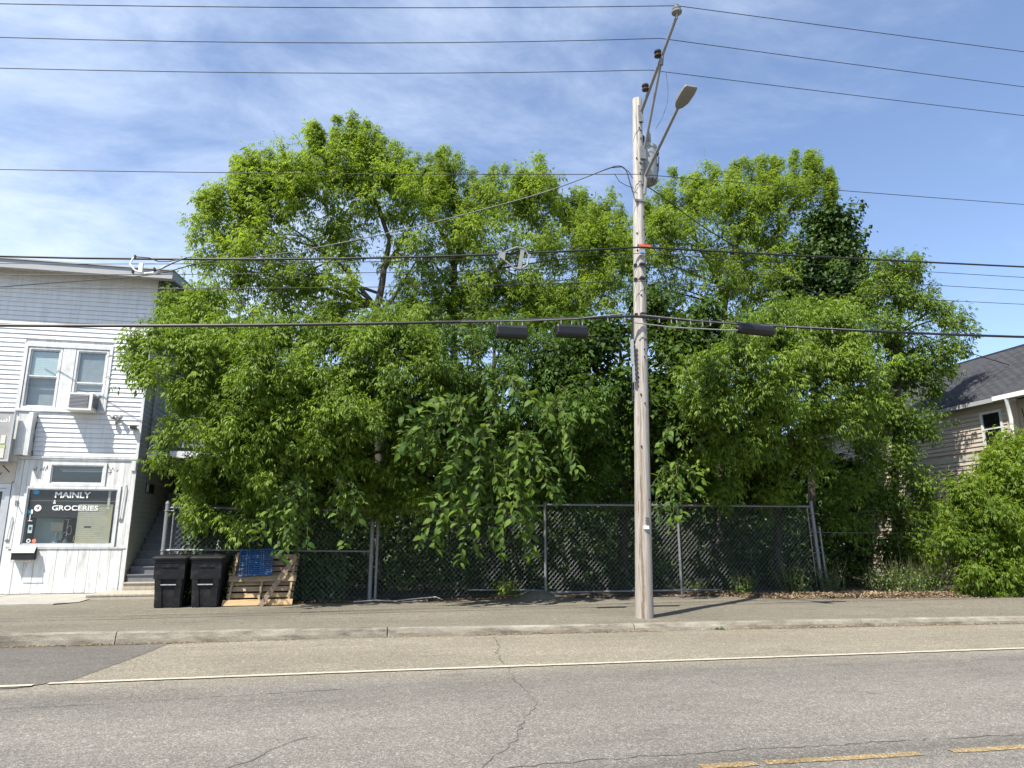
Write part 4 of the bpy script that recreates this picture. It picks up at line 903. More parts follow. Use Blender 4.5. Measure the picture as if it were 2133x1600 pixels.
mb = MB(); mb.tube([(pole_x(6.1) - .165, PY - .02, 6.1), (pole_x(5.0) - .185, PY - .02, 5.0), (pole_x(3.8) - .185, PY - .02, 4.2)], .012, 6); mb.build('riser_cable', MT['black'], up_)
tb = thing('terminal_strip', 'slim grey terminal strip fixed to the left side of the pole', 'terminal box', (5.15, PY, 4.7))
MB().box(5.155, 5.195, 12.68, 12.76, 4.98, 5.50).build('housing', MT['tank'], tb); MB().box(5.17, 5.20, 12.67, 12.75, 4.62, 4.975).build('lower_housing', MT['tank'], tb)
mb = MB()
for i in range(9): mb.box(5.196, 5.225, 12.66, 12.70, 4.66 + i * .095, 4.70 + i * .095)
mb.build('ports', MT['blackmetal'], tb)
# transformer
tf = thing('transformer', 'grey cylindrical transformer can hanging near the top of the pole', 'transformer', (5.83, 13.1, 9.3))
mb = MB(); mb.lathe([(.22, 9.26), (.245, 9.30), (.245, 10.02), (.258, 10.03), (.258, 10.09), (.21, 10.14), (.02, 10.17)], (5.85, 13.14, 0), 24); mb.build('tank', MT['tank'], tf, True)
mb = MB(); mb.lathe([(.05, 10.12), (.06, 10.18), (.045, 10.20), (.06, 10.24), (.045, 10.26), (.06, 10.31), (.045, 10.33), (.06, 10.38), (.03, 10.44), (.02, 10.50)], (5.88, 13.03, 0), 12); mb.build('bushing', MT['greypor'], tf, True)
mb = MB(); mb.lathe([(.03, 10.10), (.04, 10.15), (.03, 10.17), (.04, 10.21), (.03, 10.23), (.04, 10.27), (.02, 10.32)], (5.74, 13.0, 0), 10); mb.build('arrester', MT['porcelain'], tf, True)
mb = MB(); mb.box(5.56, 5.64, 12.92, 13.05, 9.45, 9.53).box(5.56, 5.64, 12.92, 13.05, 9.85, 9.93); mb.build('hanger', MT['galv'], tf)
mb = MB(); mb.tube([(6.02, 13.0, 9.95), (6.07, 12.96, 9.80), (6.05, 12.97, 9.5), (5.98, 12.95, 9.25), (5.88, 12.9, 9.1)], .012, 6); mb.tube([(5.9, 12.93, 9.3), (5.82, 12.85, 9.05), (5.72, 12.8, 9.0)], .012, 6); mb.box(6.02, 6.08, 12.96, 13.02, 9.88, 9.93).box(6.0, 6.06, 12.95, 13.0, 9.6, 9.65); mb.build('lead', MT['black'], tf)
# street lamp
lm = thing('street_lamp', 'grey flat street lamp on a slanted arm high on the pole', 'street lamp', (5.6, 12.7, 9.1))
L0 = Vector((5.575, 12.68, 8.72)); L1 = Vector((5.585, 12.62, 9.12)); L2 = Vector((5.65, 11.10, 9.74)); 
mb = MB(); mb.tube([L0, L1 - Vector((0, 0, .12)), L1, L1.lerp(L2, .15), L2, L2 + (L2 - L1).normalized() * .12], [.036, .036, .036, .034, .030, .030], 10); mb.build('arm', MT['lamphead'], lm, True)
d = (Vector((5.66, 10.42, 9.83)) - L2).normalized(); xax = Vector((1, .02, 0)).normalized(); nz = xax.cross(d).normalized(); M = Matrix.Translation(L2) @ Matrix((xax, d, nz)).transposed().to_4x4() @ Matrix.Diagonal((.84, .84, .84, 1))
mb = MB(); prof = [(.05, .0, .03), (.10, .06, .045), (.155, .22, .055), (.165, .50, .05), (.15, .66, .035), (.12, .70, .02)]
mb.loft([[M @ Vector(q) for q in ((-w, t, -h), (w, t, -h), (w, t, h * .6), (w * .6, t, h), (-w * .6, t, h), (-w, t, h * .6))] for w, t, h in prof]); mb.build('lamp_head', MT['lamphead'], lm)
mb = MB(); mb.box(-.125, .125, .40, .63, -.066, -.052, M); mb.build('lens', MT['lens'], lm)
mb = MB(); mb.box(-.035, .035, .17, .27, -.063, -.056, M); mb.build('rating_label', MT['whitepl'], lm)
mb = MB(); mb.box(-.14, .14, .335, .375, -.064, -.056, M); mb.build('seam', MT['blackmetal'], lm)

# ------------------------------------------------------------------ wires: measured on the photograph at their own distance from the street
def quadfit(p):
    (x0, z0), (x1, z1), (x2, z2) = p
    A = np.array([[x0 * x0, x0, 1], [x1 * x1, x1, 1], [x2 * x2, x2, 1]]); return np.linalg.solve(A, np.array([z0, z1, z2]))
def span(px, Y, x_end, n=22):
    """a sagging span from its first (pole) point through the others, carried on beyond the picture"""
    pts = [at(a, b, Y) for a, b in px]; xs_ = [p.x for p in pts]; zs_ = [p.z for p in pts]
    if len(pts) >= 3:
        c = quadfit([(p.x, p.z) for p in pts[:3]]); c[0] = min(max(c[0], .0004), .006)
        # keep the curvature, refit slope and offset through first and last measured point
        x0, z0, x2, z2 = xs_[0], zs_[0], xs_[-1], zs_[-1]; b = ((z2 - z0) - c[0] * (x2 ** 2 - x0 ** 2)) / (x2 - x0); k = z0 - c[0] * x0 ** 2 - b * x0; c = (c[0], b, k)
    else:
        x0, z0, x2, z2 = xs_[0], zs_[0], xs_[-1], zs_[-1]; a = .0016; b = ((z2 - z0) - a * (x2 ** 2 - x0 ** 2)) / (x2 - x0); c = (a, b, z0 - a * x0 ** 2 - b * x0)
    return [Vector((x, Y, c[0] * x * x + c[1] * x + c[2])) for x in np.linspace(xs_[0], x_end, n)]
def wire(name, left, right, Y, r, label, cat='wire', m=None, group='wires on the utility pole'):
    mb = MB(); L = span(left, Y, -26.0); R = span(right, Y, 44.0); mb.tube(list(reversed(L)) + [R[0].lerp(L[0], .5)] + R[1:], r, 6); return mb.build(name, m or MT['conduct'], smooth=True, label=label, cat=cat, group=group)
wire('power_line', [(1410, 12), (700, 16), (0, 8)], [(1410, 12), (1780, 58), (2133, 108)], 10.93, .0075, 'topmost power line meeting the grey insulator at the arm tip')
wire('power_line', [(1376, 80), (600, 89), (0, 78)], [(1376, 80), (1760, 127), (2133, 181)], 11.64, .0075, 'second power line from the top crossing the middle of the standoff arm')
wire('power_line', [(1354, 146), (600, 152), (0, 142)], [(1354, 146), (1760, 193), (2133, 241)], 12.27, .0075, 'third power line from the top held by the lowest arm insulator')
wire('power_line', [(1330, 363), (600, 361), (0, 353)], [(1330, 363), (1760, 393), (2133, 426)], 12.66, .0075, 'lone power line at the height of the transformer')
wire('telephone_cable', [(1334, 515), (600, 540), (0, 534)], [(1334, 515), (1720, 533), (2133, 556)], 12.64, .020, 'thick black cable held by the orange tag on the pole', m=MT['black'])
wire('telephone_cable', [(1334, 528), (600, 548), (0, 549)], [(1334, 528), (1720, 553), (2133, 578)], 12.63, .0065, 'thin cable just below the orange tag on the pole', m=MT['black'])
wire('telephone_cable', [(1334, 556), (600, 570), (0, 572)], [(1334, 556), (1720, 580), (2133, 605)], 12.63, .0065, 'thin cable second below the orange tag on the pole', m=MT['black'])
wire('telephone_cable', [(1334, 586), (600, 600), (0, 601)], [(1334, 586), (1720, 612), (2133, 634)], 12.63, .0065, 'thin cable third below the orange tag on the pole', m=MT['black'])
YB = 12.60
wire('cable_bundle', [(1320, 659), (850, 673), (0, 678)], [(1320, 659), (1700, 684), (2133, 702)], YB, .028, 'thickest black cable bundle with the splice boxes hanging from it', m=MT['black'])
mb = MB(); a_ = at(1320, 659, YB); 
mb.tube([at(x, y, YB - .02) for x, y in ((1310, 652), (1200, 664), (1090, 668), (960, 670))], .009, 6)
mb.tube([at(x, y, YB - .02) for x, y in ((1335, 656), (1450, 668), (1560, 676), (1700, 683), (1800, 688))], .009, 6)
mb.tube([at(x, y, YB - .02) for x, y in ((1320, 672), (1400, 682), (1500, 687), (1545, 688))], .012, 6)
for px in (1265, 1300, 1372, 1397, 1408, 1437, 1462, 1478, 1506, 1545, 1635, 1660, 1688, 1732):
    y = 659 + (px - 1320) * .062 if px > 1320 else 659 + (1320 - px) * .03; p = at(px, y - 3, YB - .01); q = at(px + 2, y + 10, YB - .01); mb.tube([p, q], .012, 5)
mb.build('lashing_wires', MT['shoe'], label='pale spacer clips and thin strands along the cable bundle beside the pole', cat='wire')
for x0, x1, y0, y1, lab in ((1032, 1100, 679, 704, 'black splice box hanging under the cable bundle, farthest from the pole on its left'), (1158, 1225, 678, 702, 'black splice box hanging under the cable bundle just left of the pole')):
    a, b = at(x0 + 2, y1 - 3, YB - .03), at(x1 - 2, y0 + 2, YB - .03); t = thing('splice_box', lab, 'splice box', (a.x, YB, a.z), 'splice boxes on the cable')
    mb = MB(); c = .018; rr = [(YB + .1, a.z), (YB + .1, b.z), (YB - .08, b.z), (YB - .11, b.z - .05), (YB - .11, a.z + .05), (YB - .08, a.z)]
    mb.loft([[Vector((x, YB + (y - YB) * s, (a.z + b.z) / 2 + (z - (a.z + b.z) / 2) * s)) for y, z in rr] for x, s in ((a.x, .9), (a.x + .02, 1), (b.x - .02, 1), (b.x, .9))]); mb.build('case', MT['blackmetal'], t)
    mb = MB()
    for u in (.15, .5, .85): x = a.x + (b.x - a.x) * u; mb.box(x - .008, x + .008, YB - .02, YB + .0, b.z - .005, b.z + .10)
    mb.build('hanger', MT['shoe'], t)
    mb = MB()
    for i in range(5): z = a.z + .035 + i * (b.z - a.z - .07) / 5; mb.box(a.x + .03, b.x - .03, YB - .114, YB - .111, z, z + .008)
    mb.build('ribs', MT['blackmetal'], t)
a, b = at(1540, 699, YB - .02), at(1610, 674, YB - .02)
t = thing('splice_closure', 'black rounded splice closure on the cable bundle right of the pole', 'splice box', (a.x, YB, a.z), 'splice boxes on the cable')
mb = MB(); cz = (a.z + b.z) / 2; pts = [(a.x - .05, YB, cz + .03), (a.x, YB, cz + .02), (a.x + .03, YB, cz + .01), (b.x - .04, YB, cz - .015), (b.x, YB, cz - .02), (b.x + .05, YB, cz - .02)]
mb.tube(pts, [.03, .08, .115, .115, .09, .03], 14); mb.build('case', MT['blackmetal'], t, True)
# cable storage loop ("snow shoe") and coil at the left
Ys = 12.60
t = thing('cable_storage_loop', 'grey teardrop cable storage bracket on the thick cable above the leaves', 'bracket', at(1072, 540, Ys))
pts = [at(x, y, Ys) for x, y in ((1040, 531), (1056, 523), (1076, 515), (1092, 518), (1102, 534), (1098, 552), (1086, 561), (1070, 558), (1052, 543), (1040, 531))]
mb = MB(); mb.tube(pts, .020, 8); mb.build('hoop', MT['shoe'], t, True)
mb = MB(); p, q = at(1089, 520, Ys - .03), at(1082, 560, Ys - .03); mb.loft([[p + Vector((-.04, 0, 0)), p + Vector((.04, 0, 0)), q + Vector((.035, 0, 0)), q + Vector((-.035, 0, 0))], [p + Vector((-.04, .02, 0)), p + Vector((.04, .02, 0)), q + Vector((.035, .02, 0)), q + Vector((-.035, .02, 0))]]); mb.build('cross_bar', MT['shoe'], t)
mb = MB(); p = at(1040, 531, Ys - .03); mb.add([p + Vector(v) for v in ((-.01, 0, -.03), (.11, 0, -.11), (.13, 0, .10), (-.01, 0, .03), (-.01, .02, -.03), (.11, .02, -.11), (.13, .02, .10), (-.01, .02, .03))], [(0, 1, 2, 3), (7, 6, 5, 4), (0, 4, 5, 1), (1, 5, 6, 2), (2, 6, 7, 3), (3, 7, 4, 0)]); mb.build('nose_plate', MT['shoe'], t)
t = thing('cable_coil', 'white cable coil bracket on the wires in front of the shop roof', 'bracket', at(310, 550, Ys))
pts = [at(x, y, Ys) for x, y in ((345, 553), (325, 567), (300, 570), (280, 563), (271, 550), (277, 538), (290, 536))]
mb = MB(); mb.tube(pts, .016, 8); mb.build('loop', MT['whitepl'], t, True)
a, b = at(289, 568, Ys), at(299, 550, Ys); MB().box(a.x, b.x, Ys - .04, Ys + .02, a.z, b.z).build('marker', MT['whitepl'], t)
mb = MB(); mb.tube([at(x, y, Ys - .01) for x, y in ((390, 536), (360, 548), (340, 558), (320, 566))], .012, 6); mb.tube([at(x, y, Ys - .01) for x, y in ((285, 535), (310, 537), (330, 545), (350, 545), (390, 537))], .010, 6); mb.build('tail', MT['black'], t)
for x, y in ((277, 566), (322, 562), (282, 536)): p = at(x, y, Ys - .01); MB().box(p.x - .012, p.x + .012, Ys - .05, Ys + .02, p.z - .03, p.z + .03).build('tie', MT['black'], t)
# service drops
def drop(px, Y0, Y1, r, label):
    n = len(px); pts = [at(x, y, Y0 + (Y1 - Y0) * (i / (n - 1))) for i, (x, y) in enumerate(px)]
    # resample with Catmull-Rom for a smooth sag
    out_ = []
    for i in range(n - 1):
        p0, p1, p2, p3 = pts[max(i - 1, 0)], pts[i], pts[i + 1], pts[min(i + 2, n - 1)]
        for k in range(6):
            u = k / 6; out_.append(.5 * ((2 * p1) + (p2 - p0) * u + (2 * p0 - 5 * p1 + 4 * p2 - p3) * u * u + (3 * p1 - p0 - 3 * p2 + p3) * u ** 3))
    out_.append(pts[-1]); mb = MB(); mb.tube(out_, r, 6); return mb.build('service_drop', MT['black'], smooth=True, label=label, cat='wire', group='service drops')
drop([(1318, 400), (1312, 380), (1304, 355), (1290, 346), (1265, 352), (1200, 377), (1120, 405), (1000, 438), (860, 474), (700, 508), (560, 532), (430, 545), (330, 570), (200, 583), (100, 590), (0, 598)], 12.68, 20.2, .014, 'black service drop sagging from the transformer down to the shop corner')
drop([(1338, 385), (1360, 396), (1400, 425), (1470, 476), (1560, 530), (1660, 590), (1760, 638), (1900, 690), (2030, 738), (2133, 769)], 12.70, 18.4, .013, 'black service drop running from the pole down to the tan house')
drop([(1300, 700), (1230, 712), (1130, 742), (1060, 770)], 12.7, 17.5, .007, 'thin drop wire slanting from under the splice boxes into the leaves')
mb = MB(); mb.tube([at(x, y, 12.3) for x, y in ((1387, 150), (1392, 185), (1390, 215), (1380, 245), (1366, 268))], .005, 5); mb.build('jumper_wire', MT['conduct'], label='thin curved jumper wire from the third power line down to the transformer', cat='wire')
mb = MB(); mb.tube([at(x, y, 12.6) for x, y in ((1280, 362), (1290, 378), (1305, 387), (1320, 392))], .007, 5); mb.tube([at(x, y, 12.62) for x, y in ((1270, 350), (1295, 348), (1310, 358), (1318, 372))], .008, 5); mb.build('jumper_wire', MT['black'], label='short looped jumper wires left of the pole below the transformer', cat='wire')

# ================================================================== BINS, PALLET, CRATE, PLANK
def wheelie(label, x, y, rz, dent):
    t = thing('wheelie_bin', label, 'wheelie bin', (x, y, .136), 'wheelie bins by the fence'); t.rotation_euler.z = rz
    def part(mb, name, m, sm=False, parent=None):
        o = bpy.data.objects.new(name, mb.mesh(name, m, sm)); COL.objects.link(o); o.parent = parent or t; return o
    def ring(w0, y0, y1, z, c): return [Vector(p) for p in ((-w0 + c, y0, z), (w0 - c, y0, z), (w0, y0 + c, z), (w0, y1 - c, z), (w0 - c, y1, z), (-w0 + c, y1, z), (-w0, y1 - c, z), (-w0, y0 + c, z))]
    mb = MB(); mb.loft([ring(.265, -.30, .26, 0, .05), ring(.27, -.31, .27, .06, .05), ring(.325, -.375, .36, .92, .05), ring(.345, -.40, .38, .93, .05), ring(.345, -.40, .38, 1.0, .05)]); part(mb, 'body', MT['blackplas'])
    mb = MB()                                             # raised shoulders either side of the recessed lower front
    for s in (-1, 1):
        mb.loft([[Vector((s * a, yy, z)), Vector((s * b, yy, z)), Vector((s * b, yy + .05, z)), Vector((s * a, yy + .05, z))] for a, b, yy, z in ((.10, .255, -.335, .02), (.13, .26, -.355, .40), (.15, .27, -.372, .52), (.15, .28, -.385, .60))])
    mb.loft([[Vector((-.31, yy, z)), Vector((.31, yy, z)), Vector((.31, yy + .05, z)), Vector((-.31, yy + .05, z))] for yy, z in ((-.386, .60), (-.388, .64), (-.392, .80), (-.400, .92))]); part(mb, 'front_relief', MT['blackplas'])
    mb = MB(); mb.box(-.16, .16, -.412, -.395, .845, .875); part(mb, 'lifting_ridge', MT['blackplas'])
    mb = MB(); mb.tube([(-.155, -.362, .475), (.155, -.362, .475)], .016, 8); part(mb, 'grab_bar', MT['galv'], True)
    mb = MB(); mb.loft([ring(.365, -.43, .40, 1.004, .04), ring(.37, -.435, .405, 1.035, .04), ring(.345, -.40, .37, 1.065, .05), ring(.20, -.24, .22, 1.105, .06)]); lid = part(mb, 'lid', MT['blackplas'])
    mb = MB(); mb.box(-.20, .20, -.26, .20, 1.1055, 1.115).box(-.26, -.22, -.3, .28, 1.082, 1.10).box(.22, .26, -.3, .28, 1.082, 1.10); part(mb, 'lid_ribs', MT['blackplas'], parent=lid)
    mb = MB(); mb.tube([(-.27, .40, .98), (-.27, .47, 1.0), (.27, .47, 1.0), (.27, .40, .98)], .018, 8); part(mb, 'handle', MT['blackplas'], True)
    for s in (-1, 1): mb = MB(); mb.lathe([(.10, -.028), (.13, -.022), (.13, .022), (.10, .028)], (0, 0, 0), 18, Matrix.Translation((s * .29, .26, .13)) @ Matrix.Rotation(PI / 2, 4, 'Y')); part(mb, 'wheel', MT['blackplas'], True)
    return t
wheelie('black wheelie bin closest to the shop stairs', -3.965, 17.02, -.03, 0)
wheelie('black wheelie bin standing between the other bin and the pallet', -3.205, 16.98, -.06, 0)

# pallet leaning back against the fence: local frame u (right), w (up the pallet), n (towards the street)
pu = Vector((1, .03, 0)).normalized(); pw = Vector((.075, .36, 1.0)).normalized(); pn = pu.cross(pw).normalized()
if pn.y > 0: pn = -pn
PO = Vector((-2.82, 16.74, .145)); PM = Matrix.Translation(PO) @ Matrix((pu, -pn, pw)).transposed().to_4x4()
pl = thing('pallet', 'broken wooden pallet leaning back against the chain link fence', 'pallet', PO)
def pboard(name, x0, x1, y0, y1, z0, z1, m): mb = MB(); mb.cbox(x0, x1, y0, y1, z0, z1, .004, PM); return mb.build(name, m, pl)
for x in (.03, .655, 1.285): pboard('stringer', x, x + .045, 0, .09, .02, 1.20, MT['pal2'])
for z, m in ((.0, 'pal1'), (.53, 'pal2')): pboard('deck_board', -.06 + (.03 if z else 0), 1.40, -.022, -.002, z, z + .13, MT[m])
for z, m in ((.06, 'pal1'), (.20, 'pal1'), (.345, 'pal2'), (.48, 'pal2'), (.66, 'pal2'), (.79, 'pal3'), (.93, 'pal3'), (1.08, 'pal2')): pboard('back_board', -.02, 1.38, .092, .112, z, z + .105, MT[m])
a = at(541, 1263, 16.62) ; b = at(621, 1152, 17.06); d = (b - a); L = d.length; d.normalize(); s_ = d.cross(Vector((0, 1, .3))).normalized(); n_ = s_.cross(d)
M = Matrix.Translation(a) @ Matrix((s_, n_, d)).transposed().to_4x4()
mb = MB(); mb.cbox(-.05, .05, -.012, .012, .0, L, .004, M); mb.build('loose_plank', MT['pal3'], label='loose weathered plank leaning diagonally across the pallet', cat='plank')
# blue plastic crate panel standing on the pallet
c0 = at(497, 1202, 16.80); cu = (at(566, 1197, 16.84) - c0); cw = (at(492, 1151, 17.0) - c0); LU, LW = .70, .60; cu.normalize(); cw = (cw - cu * cw.dot(cu)).normalized(); cn = cu.cross(cw)
M = Matrix.Translation(c0) @ Matrix((cu, -cn if cn.y < 0 else cn, cw)).transposed().to_4x4()
cr = thing('blue_crate', 'blue slatted plastic crate folded flat and propped on the pallet', 'crate', c0)
mb = MB(); mb.box(0, LU, -.03, .03, 0, .03, M).box(0, LU, -.03, .03, LW - .03, LW, M).box(0, .03, -.03, .03, .031, LW - .031, M).box(LU - .03, LU, -.03, .03, .031, LW - .031, M); mb.build('rim', MT['bluepl'], cr)
mb = MB(); 
for i in range(11): z = .05 + i * .048; mb.box(.031, LU - .031, -.012, .004, z, z + .024, M)
mb.build('cross_slats', MT['bluepl'], cr)
mb = MB()
for i in range(22):
    x = .04 + i * .029; mb.box(x, x + .012, .006, .016, .031, LW - .031, M)
mb.build('back_lattice', MT['bluepl'], cr)
for x in (.15, .20, .45, .50): mb = MB(); mb.box(x, x + .012, -.03, -.013, .031, LW - .031, M); mb.build('upright_rib', MT['bluepale'], cr)

# ================================================================== FOLIAGE
def unit(a): return a / np.maximum(np.linalg.norm(a, axis=-1, keepdims=True), 1e-9)
def leaf_quads(base, axis, nrm, L, W, droop=0.12, tint=None):
    """each leaflet: four corners folded along the midrib (two triangles)"""
    side = unit(np.cross(axis, nrm)); n = nrm
    Lc, Wc = L[:, None], W[:, None]
    v0 = base; v1 = base + axis * Lc * .42 + side * Wc * .5 + n * Wc * .18; v3 = base + axis * Lc * .42 - side * Wc * .5 + n * Wc * .18
    v2 = base + axis * Lc - n * Lc * droop
    V = np.stack([v0, v1, v2, v3], 1).reshape(-1, 3); i = np.arange(len(base))[:, None] * 4
    F = np.concatenate([i + [0, 1, 2], i + [0, 2, 3]], 1).reshape(-1, 3)
    return V, F, (np.repeat(tint, 2) if tint is not None else None)
UP = np.array([0, 0, 1.0])
def shoots(P, D, L, K, kind, size, tint):
    """leafy shoots: start P, direction D, length L; K pairs of compound leaves along each; returns leaflet arrays"""
    S_ = len(P); M_ = 5 if kind == 'elder' else 3 if kind == 'elder3' else 1
    t = (np.arange(K) + .5) / K
    tt = np.clip(t[None, :] + rng.normal(0, .06, (S_, K)), .05, 1.0)
    bend = -.22 * (tt ** 2)[..., None] * UP * L[:, None, None]
    pos = P[:, None, :] + D[:, None, :] * (tt * L[:, None])[..., None] + bend
    ref = unit(np.cross(D, UP + rng.normal(0, .25, (S_, 3))))
    other = unit(np.cross(ref, D))
    ang = rng.uniform(0, PI, (S_, 1)) * .6 + (np.arange(K) % 2)[None, :] * PI / 2 + rng.normal(0, .3, (S_, K))
    lat = ref[:, None, :] * np.cos(ang)[..., None] + other[:, None, :] * np.sin(ang)[..., None]
    base_l, axis_l, nrm_l, len_l, wid_l, tint_l = [], [], [], [], [], []
    for s in (-1, 1):
        r = unit(lat * s + D[:, None, :] * .55 - UP * .25 + rng.normal(0, .22, (S_, K, 3)))
        rl = size * rng.uniform(.8, 1.5, (S_, K))                       # leaf stalk
        nu = unit(UP + r * .25 + rng.normal(0, .35, (S_, K, 3)))
        sd = unit(np.cross(r, nu))
        for j in range(M_):
            if M_ == 1: off, th = 1.0, 0.0
            elif j == 0: off, th = 1.0, 0.0
            elif j < 3: off, th = .92, .75 * (1 if j == 1 else -1)
            else: off, th = .55, .95 * (1 if j == 3 else -1)
            b = pos + r * (rl * off)[..., None]
            a = unit(r * math.cos(th) + sd * math.sin(th) - UP * rng.uniform(.4, 1.4, (S_, K, 1)) + rng.normal(0, .15, (S_, K, 3)))
            n = unit(nu - a * np.sum(nu * a, -1, keepdims=True) + rng.normal(0, .15, (S_, K, 3)))
            sc = (1 - .3 * tt) * rng.uniform(.7, 1.2, (S_, K)) * (1.1 if j == 0 else .92)
            Ls = size * sc; 
            base_l.append(b.reshape(-1, 3)); axis_l.append(a.reshape(-1, 3)); nrm_l.append(n.reshape(-1, 3)); len_l.append(Ls.ravel())
            wid_l.append((Ls * (.29 if kind != 'maple' else .95)).ravel())
            tint_l.append((tint[:, None] + .25 * tt + rng.normal(0, .17, (S_, K))).ravel())
    return [np.concatenate(q) for q in (base_l, axis_l, nrm_l, len_l, wid_l, tint_l)]
DENS = 2.25
def lobes_to_shoots(lobes, Y, dens, spike_len=.55, depth_sq=1.0, jitter=.5, overhang=0.0, spread=1.0):
    """lobes given on the photograph (px, py, radius px[, up]) at distance Y: leafy shoots spread through each lobe's shell"""
    Ps, Ds, Ls, Ts, Cs = [], [], [], [], []
    for lb in lobes:
        px, py, r = lb[:3]; upr = lb[3] if len(lb) > 3 else 0; r = r * rng.uniform(.8, 1.2); px = px + rng.normal(0, 6); py = py + rng.normal(0, 6) + (r * .85 if upr else 0); yy = Y - overhang * float(np.interp(py, (600, 720, 870, 960, 1060), (.1, .85, 1.0, .55, .35))) + (lb[4] if len(lb) > 4 else 0) + rng.uniform(-jitter, jitter)
        c = np.array(at(px, py, yy)); R = r * mpp(c); Cs.append((c, R, upr))
        R *= .80 if upr else 1.0; n = max(8, int(dens * DENS * R * R * (.42 if upr else 1)))
        m_ = max(3, int(5 + R * 5)); sc_ = unit(rng.normal(0, 1, (m_, 3)) + np.array([0, -.25, .15])) * (rng.uniform(.35, 1.0, (m_, 1)) ** .6) * R * .82; st = rng.normal(0, .2, m_)
        wh = rng.integers(0, m_, n); ta = unit(sc_ * np.array([1, 1, .6]) + UP * rng.normal(.1, .5, (m_, 1)) * R + rng.normal(0, .3, (m_, 3)) * R)      # each tuft is drawn out along its own branch
        o = sc_[wh] * .85 + ta[wh] * np.clip(rng.normal(0, .38, (n, 1)), -.6, .6) * R + rng.normal(0, 1, (n, 3)) * np.array([.22, .22, .17]) * R      # tufts, with gaps between them
        d = unit(o); rad = np.clip(np.linalg.norm(o, axis=1) / R, 0, 1.15); o = o * np.array([.95, depth_sq, 1.0])
        upv = np.full((n, 1), .35)
        if upr:                                                   # a third of the shoots stand up as ragged thin leaders
            k_ = int(n * .36); ns = 5; which = rng.integers(0, ns, k_); so = rng.uniform(-.95, .95, (ns, 2)) * R; sh = rng.uniform(.3, 1.35, ns) * R
            h = rng.uniform(0, 1, k_); w_ = (1 - .8 * h) * .22 * R
            o[:k_] = np.stack([so[which, 0] + rng.normal(0, 1, k_) * w_, so[which, 1] + rng.normal(0, 1, k_) * w_, -R * .3 + h * (sh[which] + R * .3)], 1)
            d = unit(o * np.array([1, 1, .5])); rad = np.clip(np.linalg.norm(o, axis=1) / R, 0, 1.15); upv[:k_] = 2.2; upv[k_:] = .7
        o = o * spread
        out_ = unit(d * .8 + UP * upv + rng.normal(0, .35, (n, 3)))
        L = spike_len * rng.uniform(.6, 1.25, n) * (1 - .15 * upr)
        Ps.append(c + o - out_ * L[:, None] * .55); Ds.append(out_); Ls.append(L)
        Ts.append(np.clip(.42 + st[wh] + rng.normal(0, .14, n) + rng.normal(0, .14), 0, 1))
    return np.concatenate(Ps), np.concatenate(Ds), np.concatenate(Ls), np.concatenate(Ts), Cs
def bez(a, b, n=8, sag=0.0, wob=.06):
    a, b = Vector(a), Vector(b); d = b - a; pts = []
    mid = a.lerp(b, .5) + Vector((0, 0, -sag)) + Vector((random.gauss(0, wob), random.gauss(0, wob), 0)) * d.length
    for i in range(n + 1):
        t = i / n; p = a * (1 - t) ** 2 + mid * 2 * t * (1 - t) + b * t * t; pts.append(p + Vector((random.gauss(0, .012), random.gauss(0, .012), 0)) * min(1, d.length))
    return pts
def leaders(lst, Y):
    """thin upright leading shoots that stand above the crown: px, top y, base y"""
    Ps, Ds, Ls, Ts = [], [], [], []
    for px, y1, y0 in lst:
        yy = Y + rng.uniform(-.4, .4); a = np.array(at(px + rng.uniform(-6, 6), y0 + 34, yy)); b = np.array(at(px, y1 + 6, yy)); ax = b - a; H = np.linalg.norm(ax); n = int(10 + 18 * H)
        h = rng.uniform(0, 1, n) ** .85; w = (.03 + .17 * (1 - h)) * min(1.3, H); ang = rng.uniform(0, 2 * PI, n); out_ = np.stack([np.cos(ang), np.sin(ang), 0 * ang], 1)
        Ps.append(a + ax * h[:, None] * .92 + out_ * (w * rng.uniform(0, 1, n))[:, None]); Ds.append(unit(UP * 1.3 + out_ * .75 + rng.normal(0, .2, (n, 3)))); Ls.append(rng.uniform(.15, .38, n) * (1.1 - .5 * h)); Ts.append(np.clip(rng.normal(.5, .16, n), 0, 1))
    return [np.concatenate(q) for q in (Ps, Ds, Ls, Ts)]
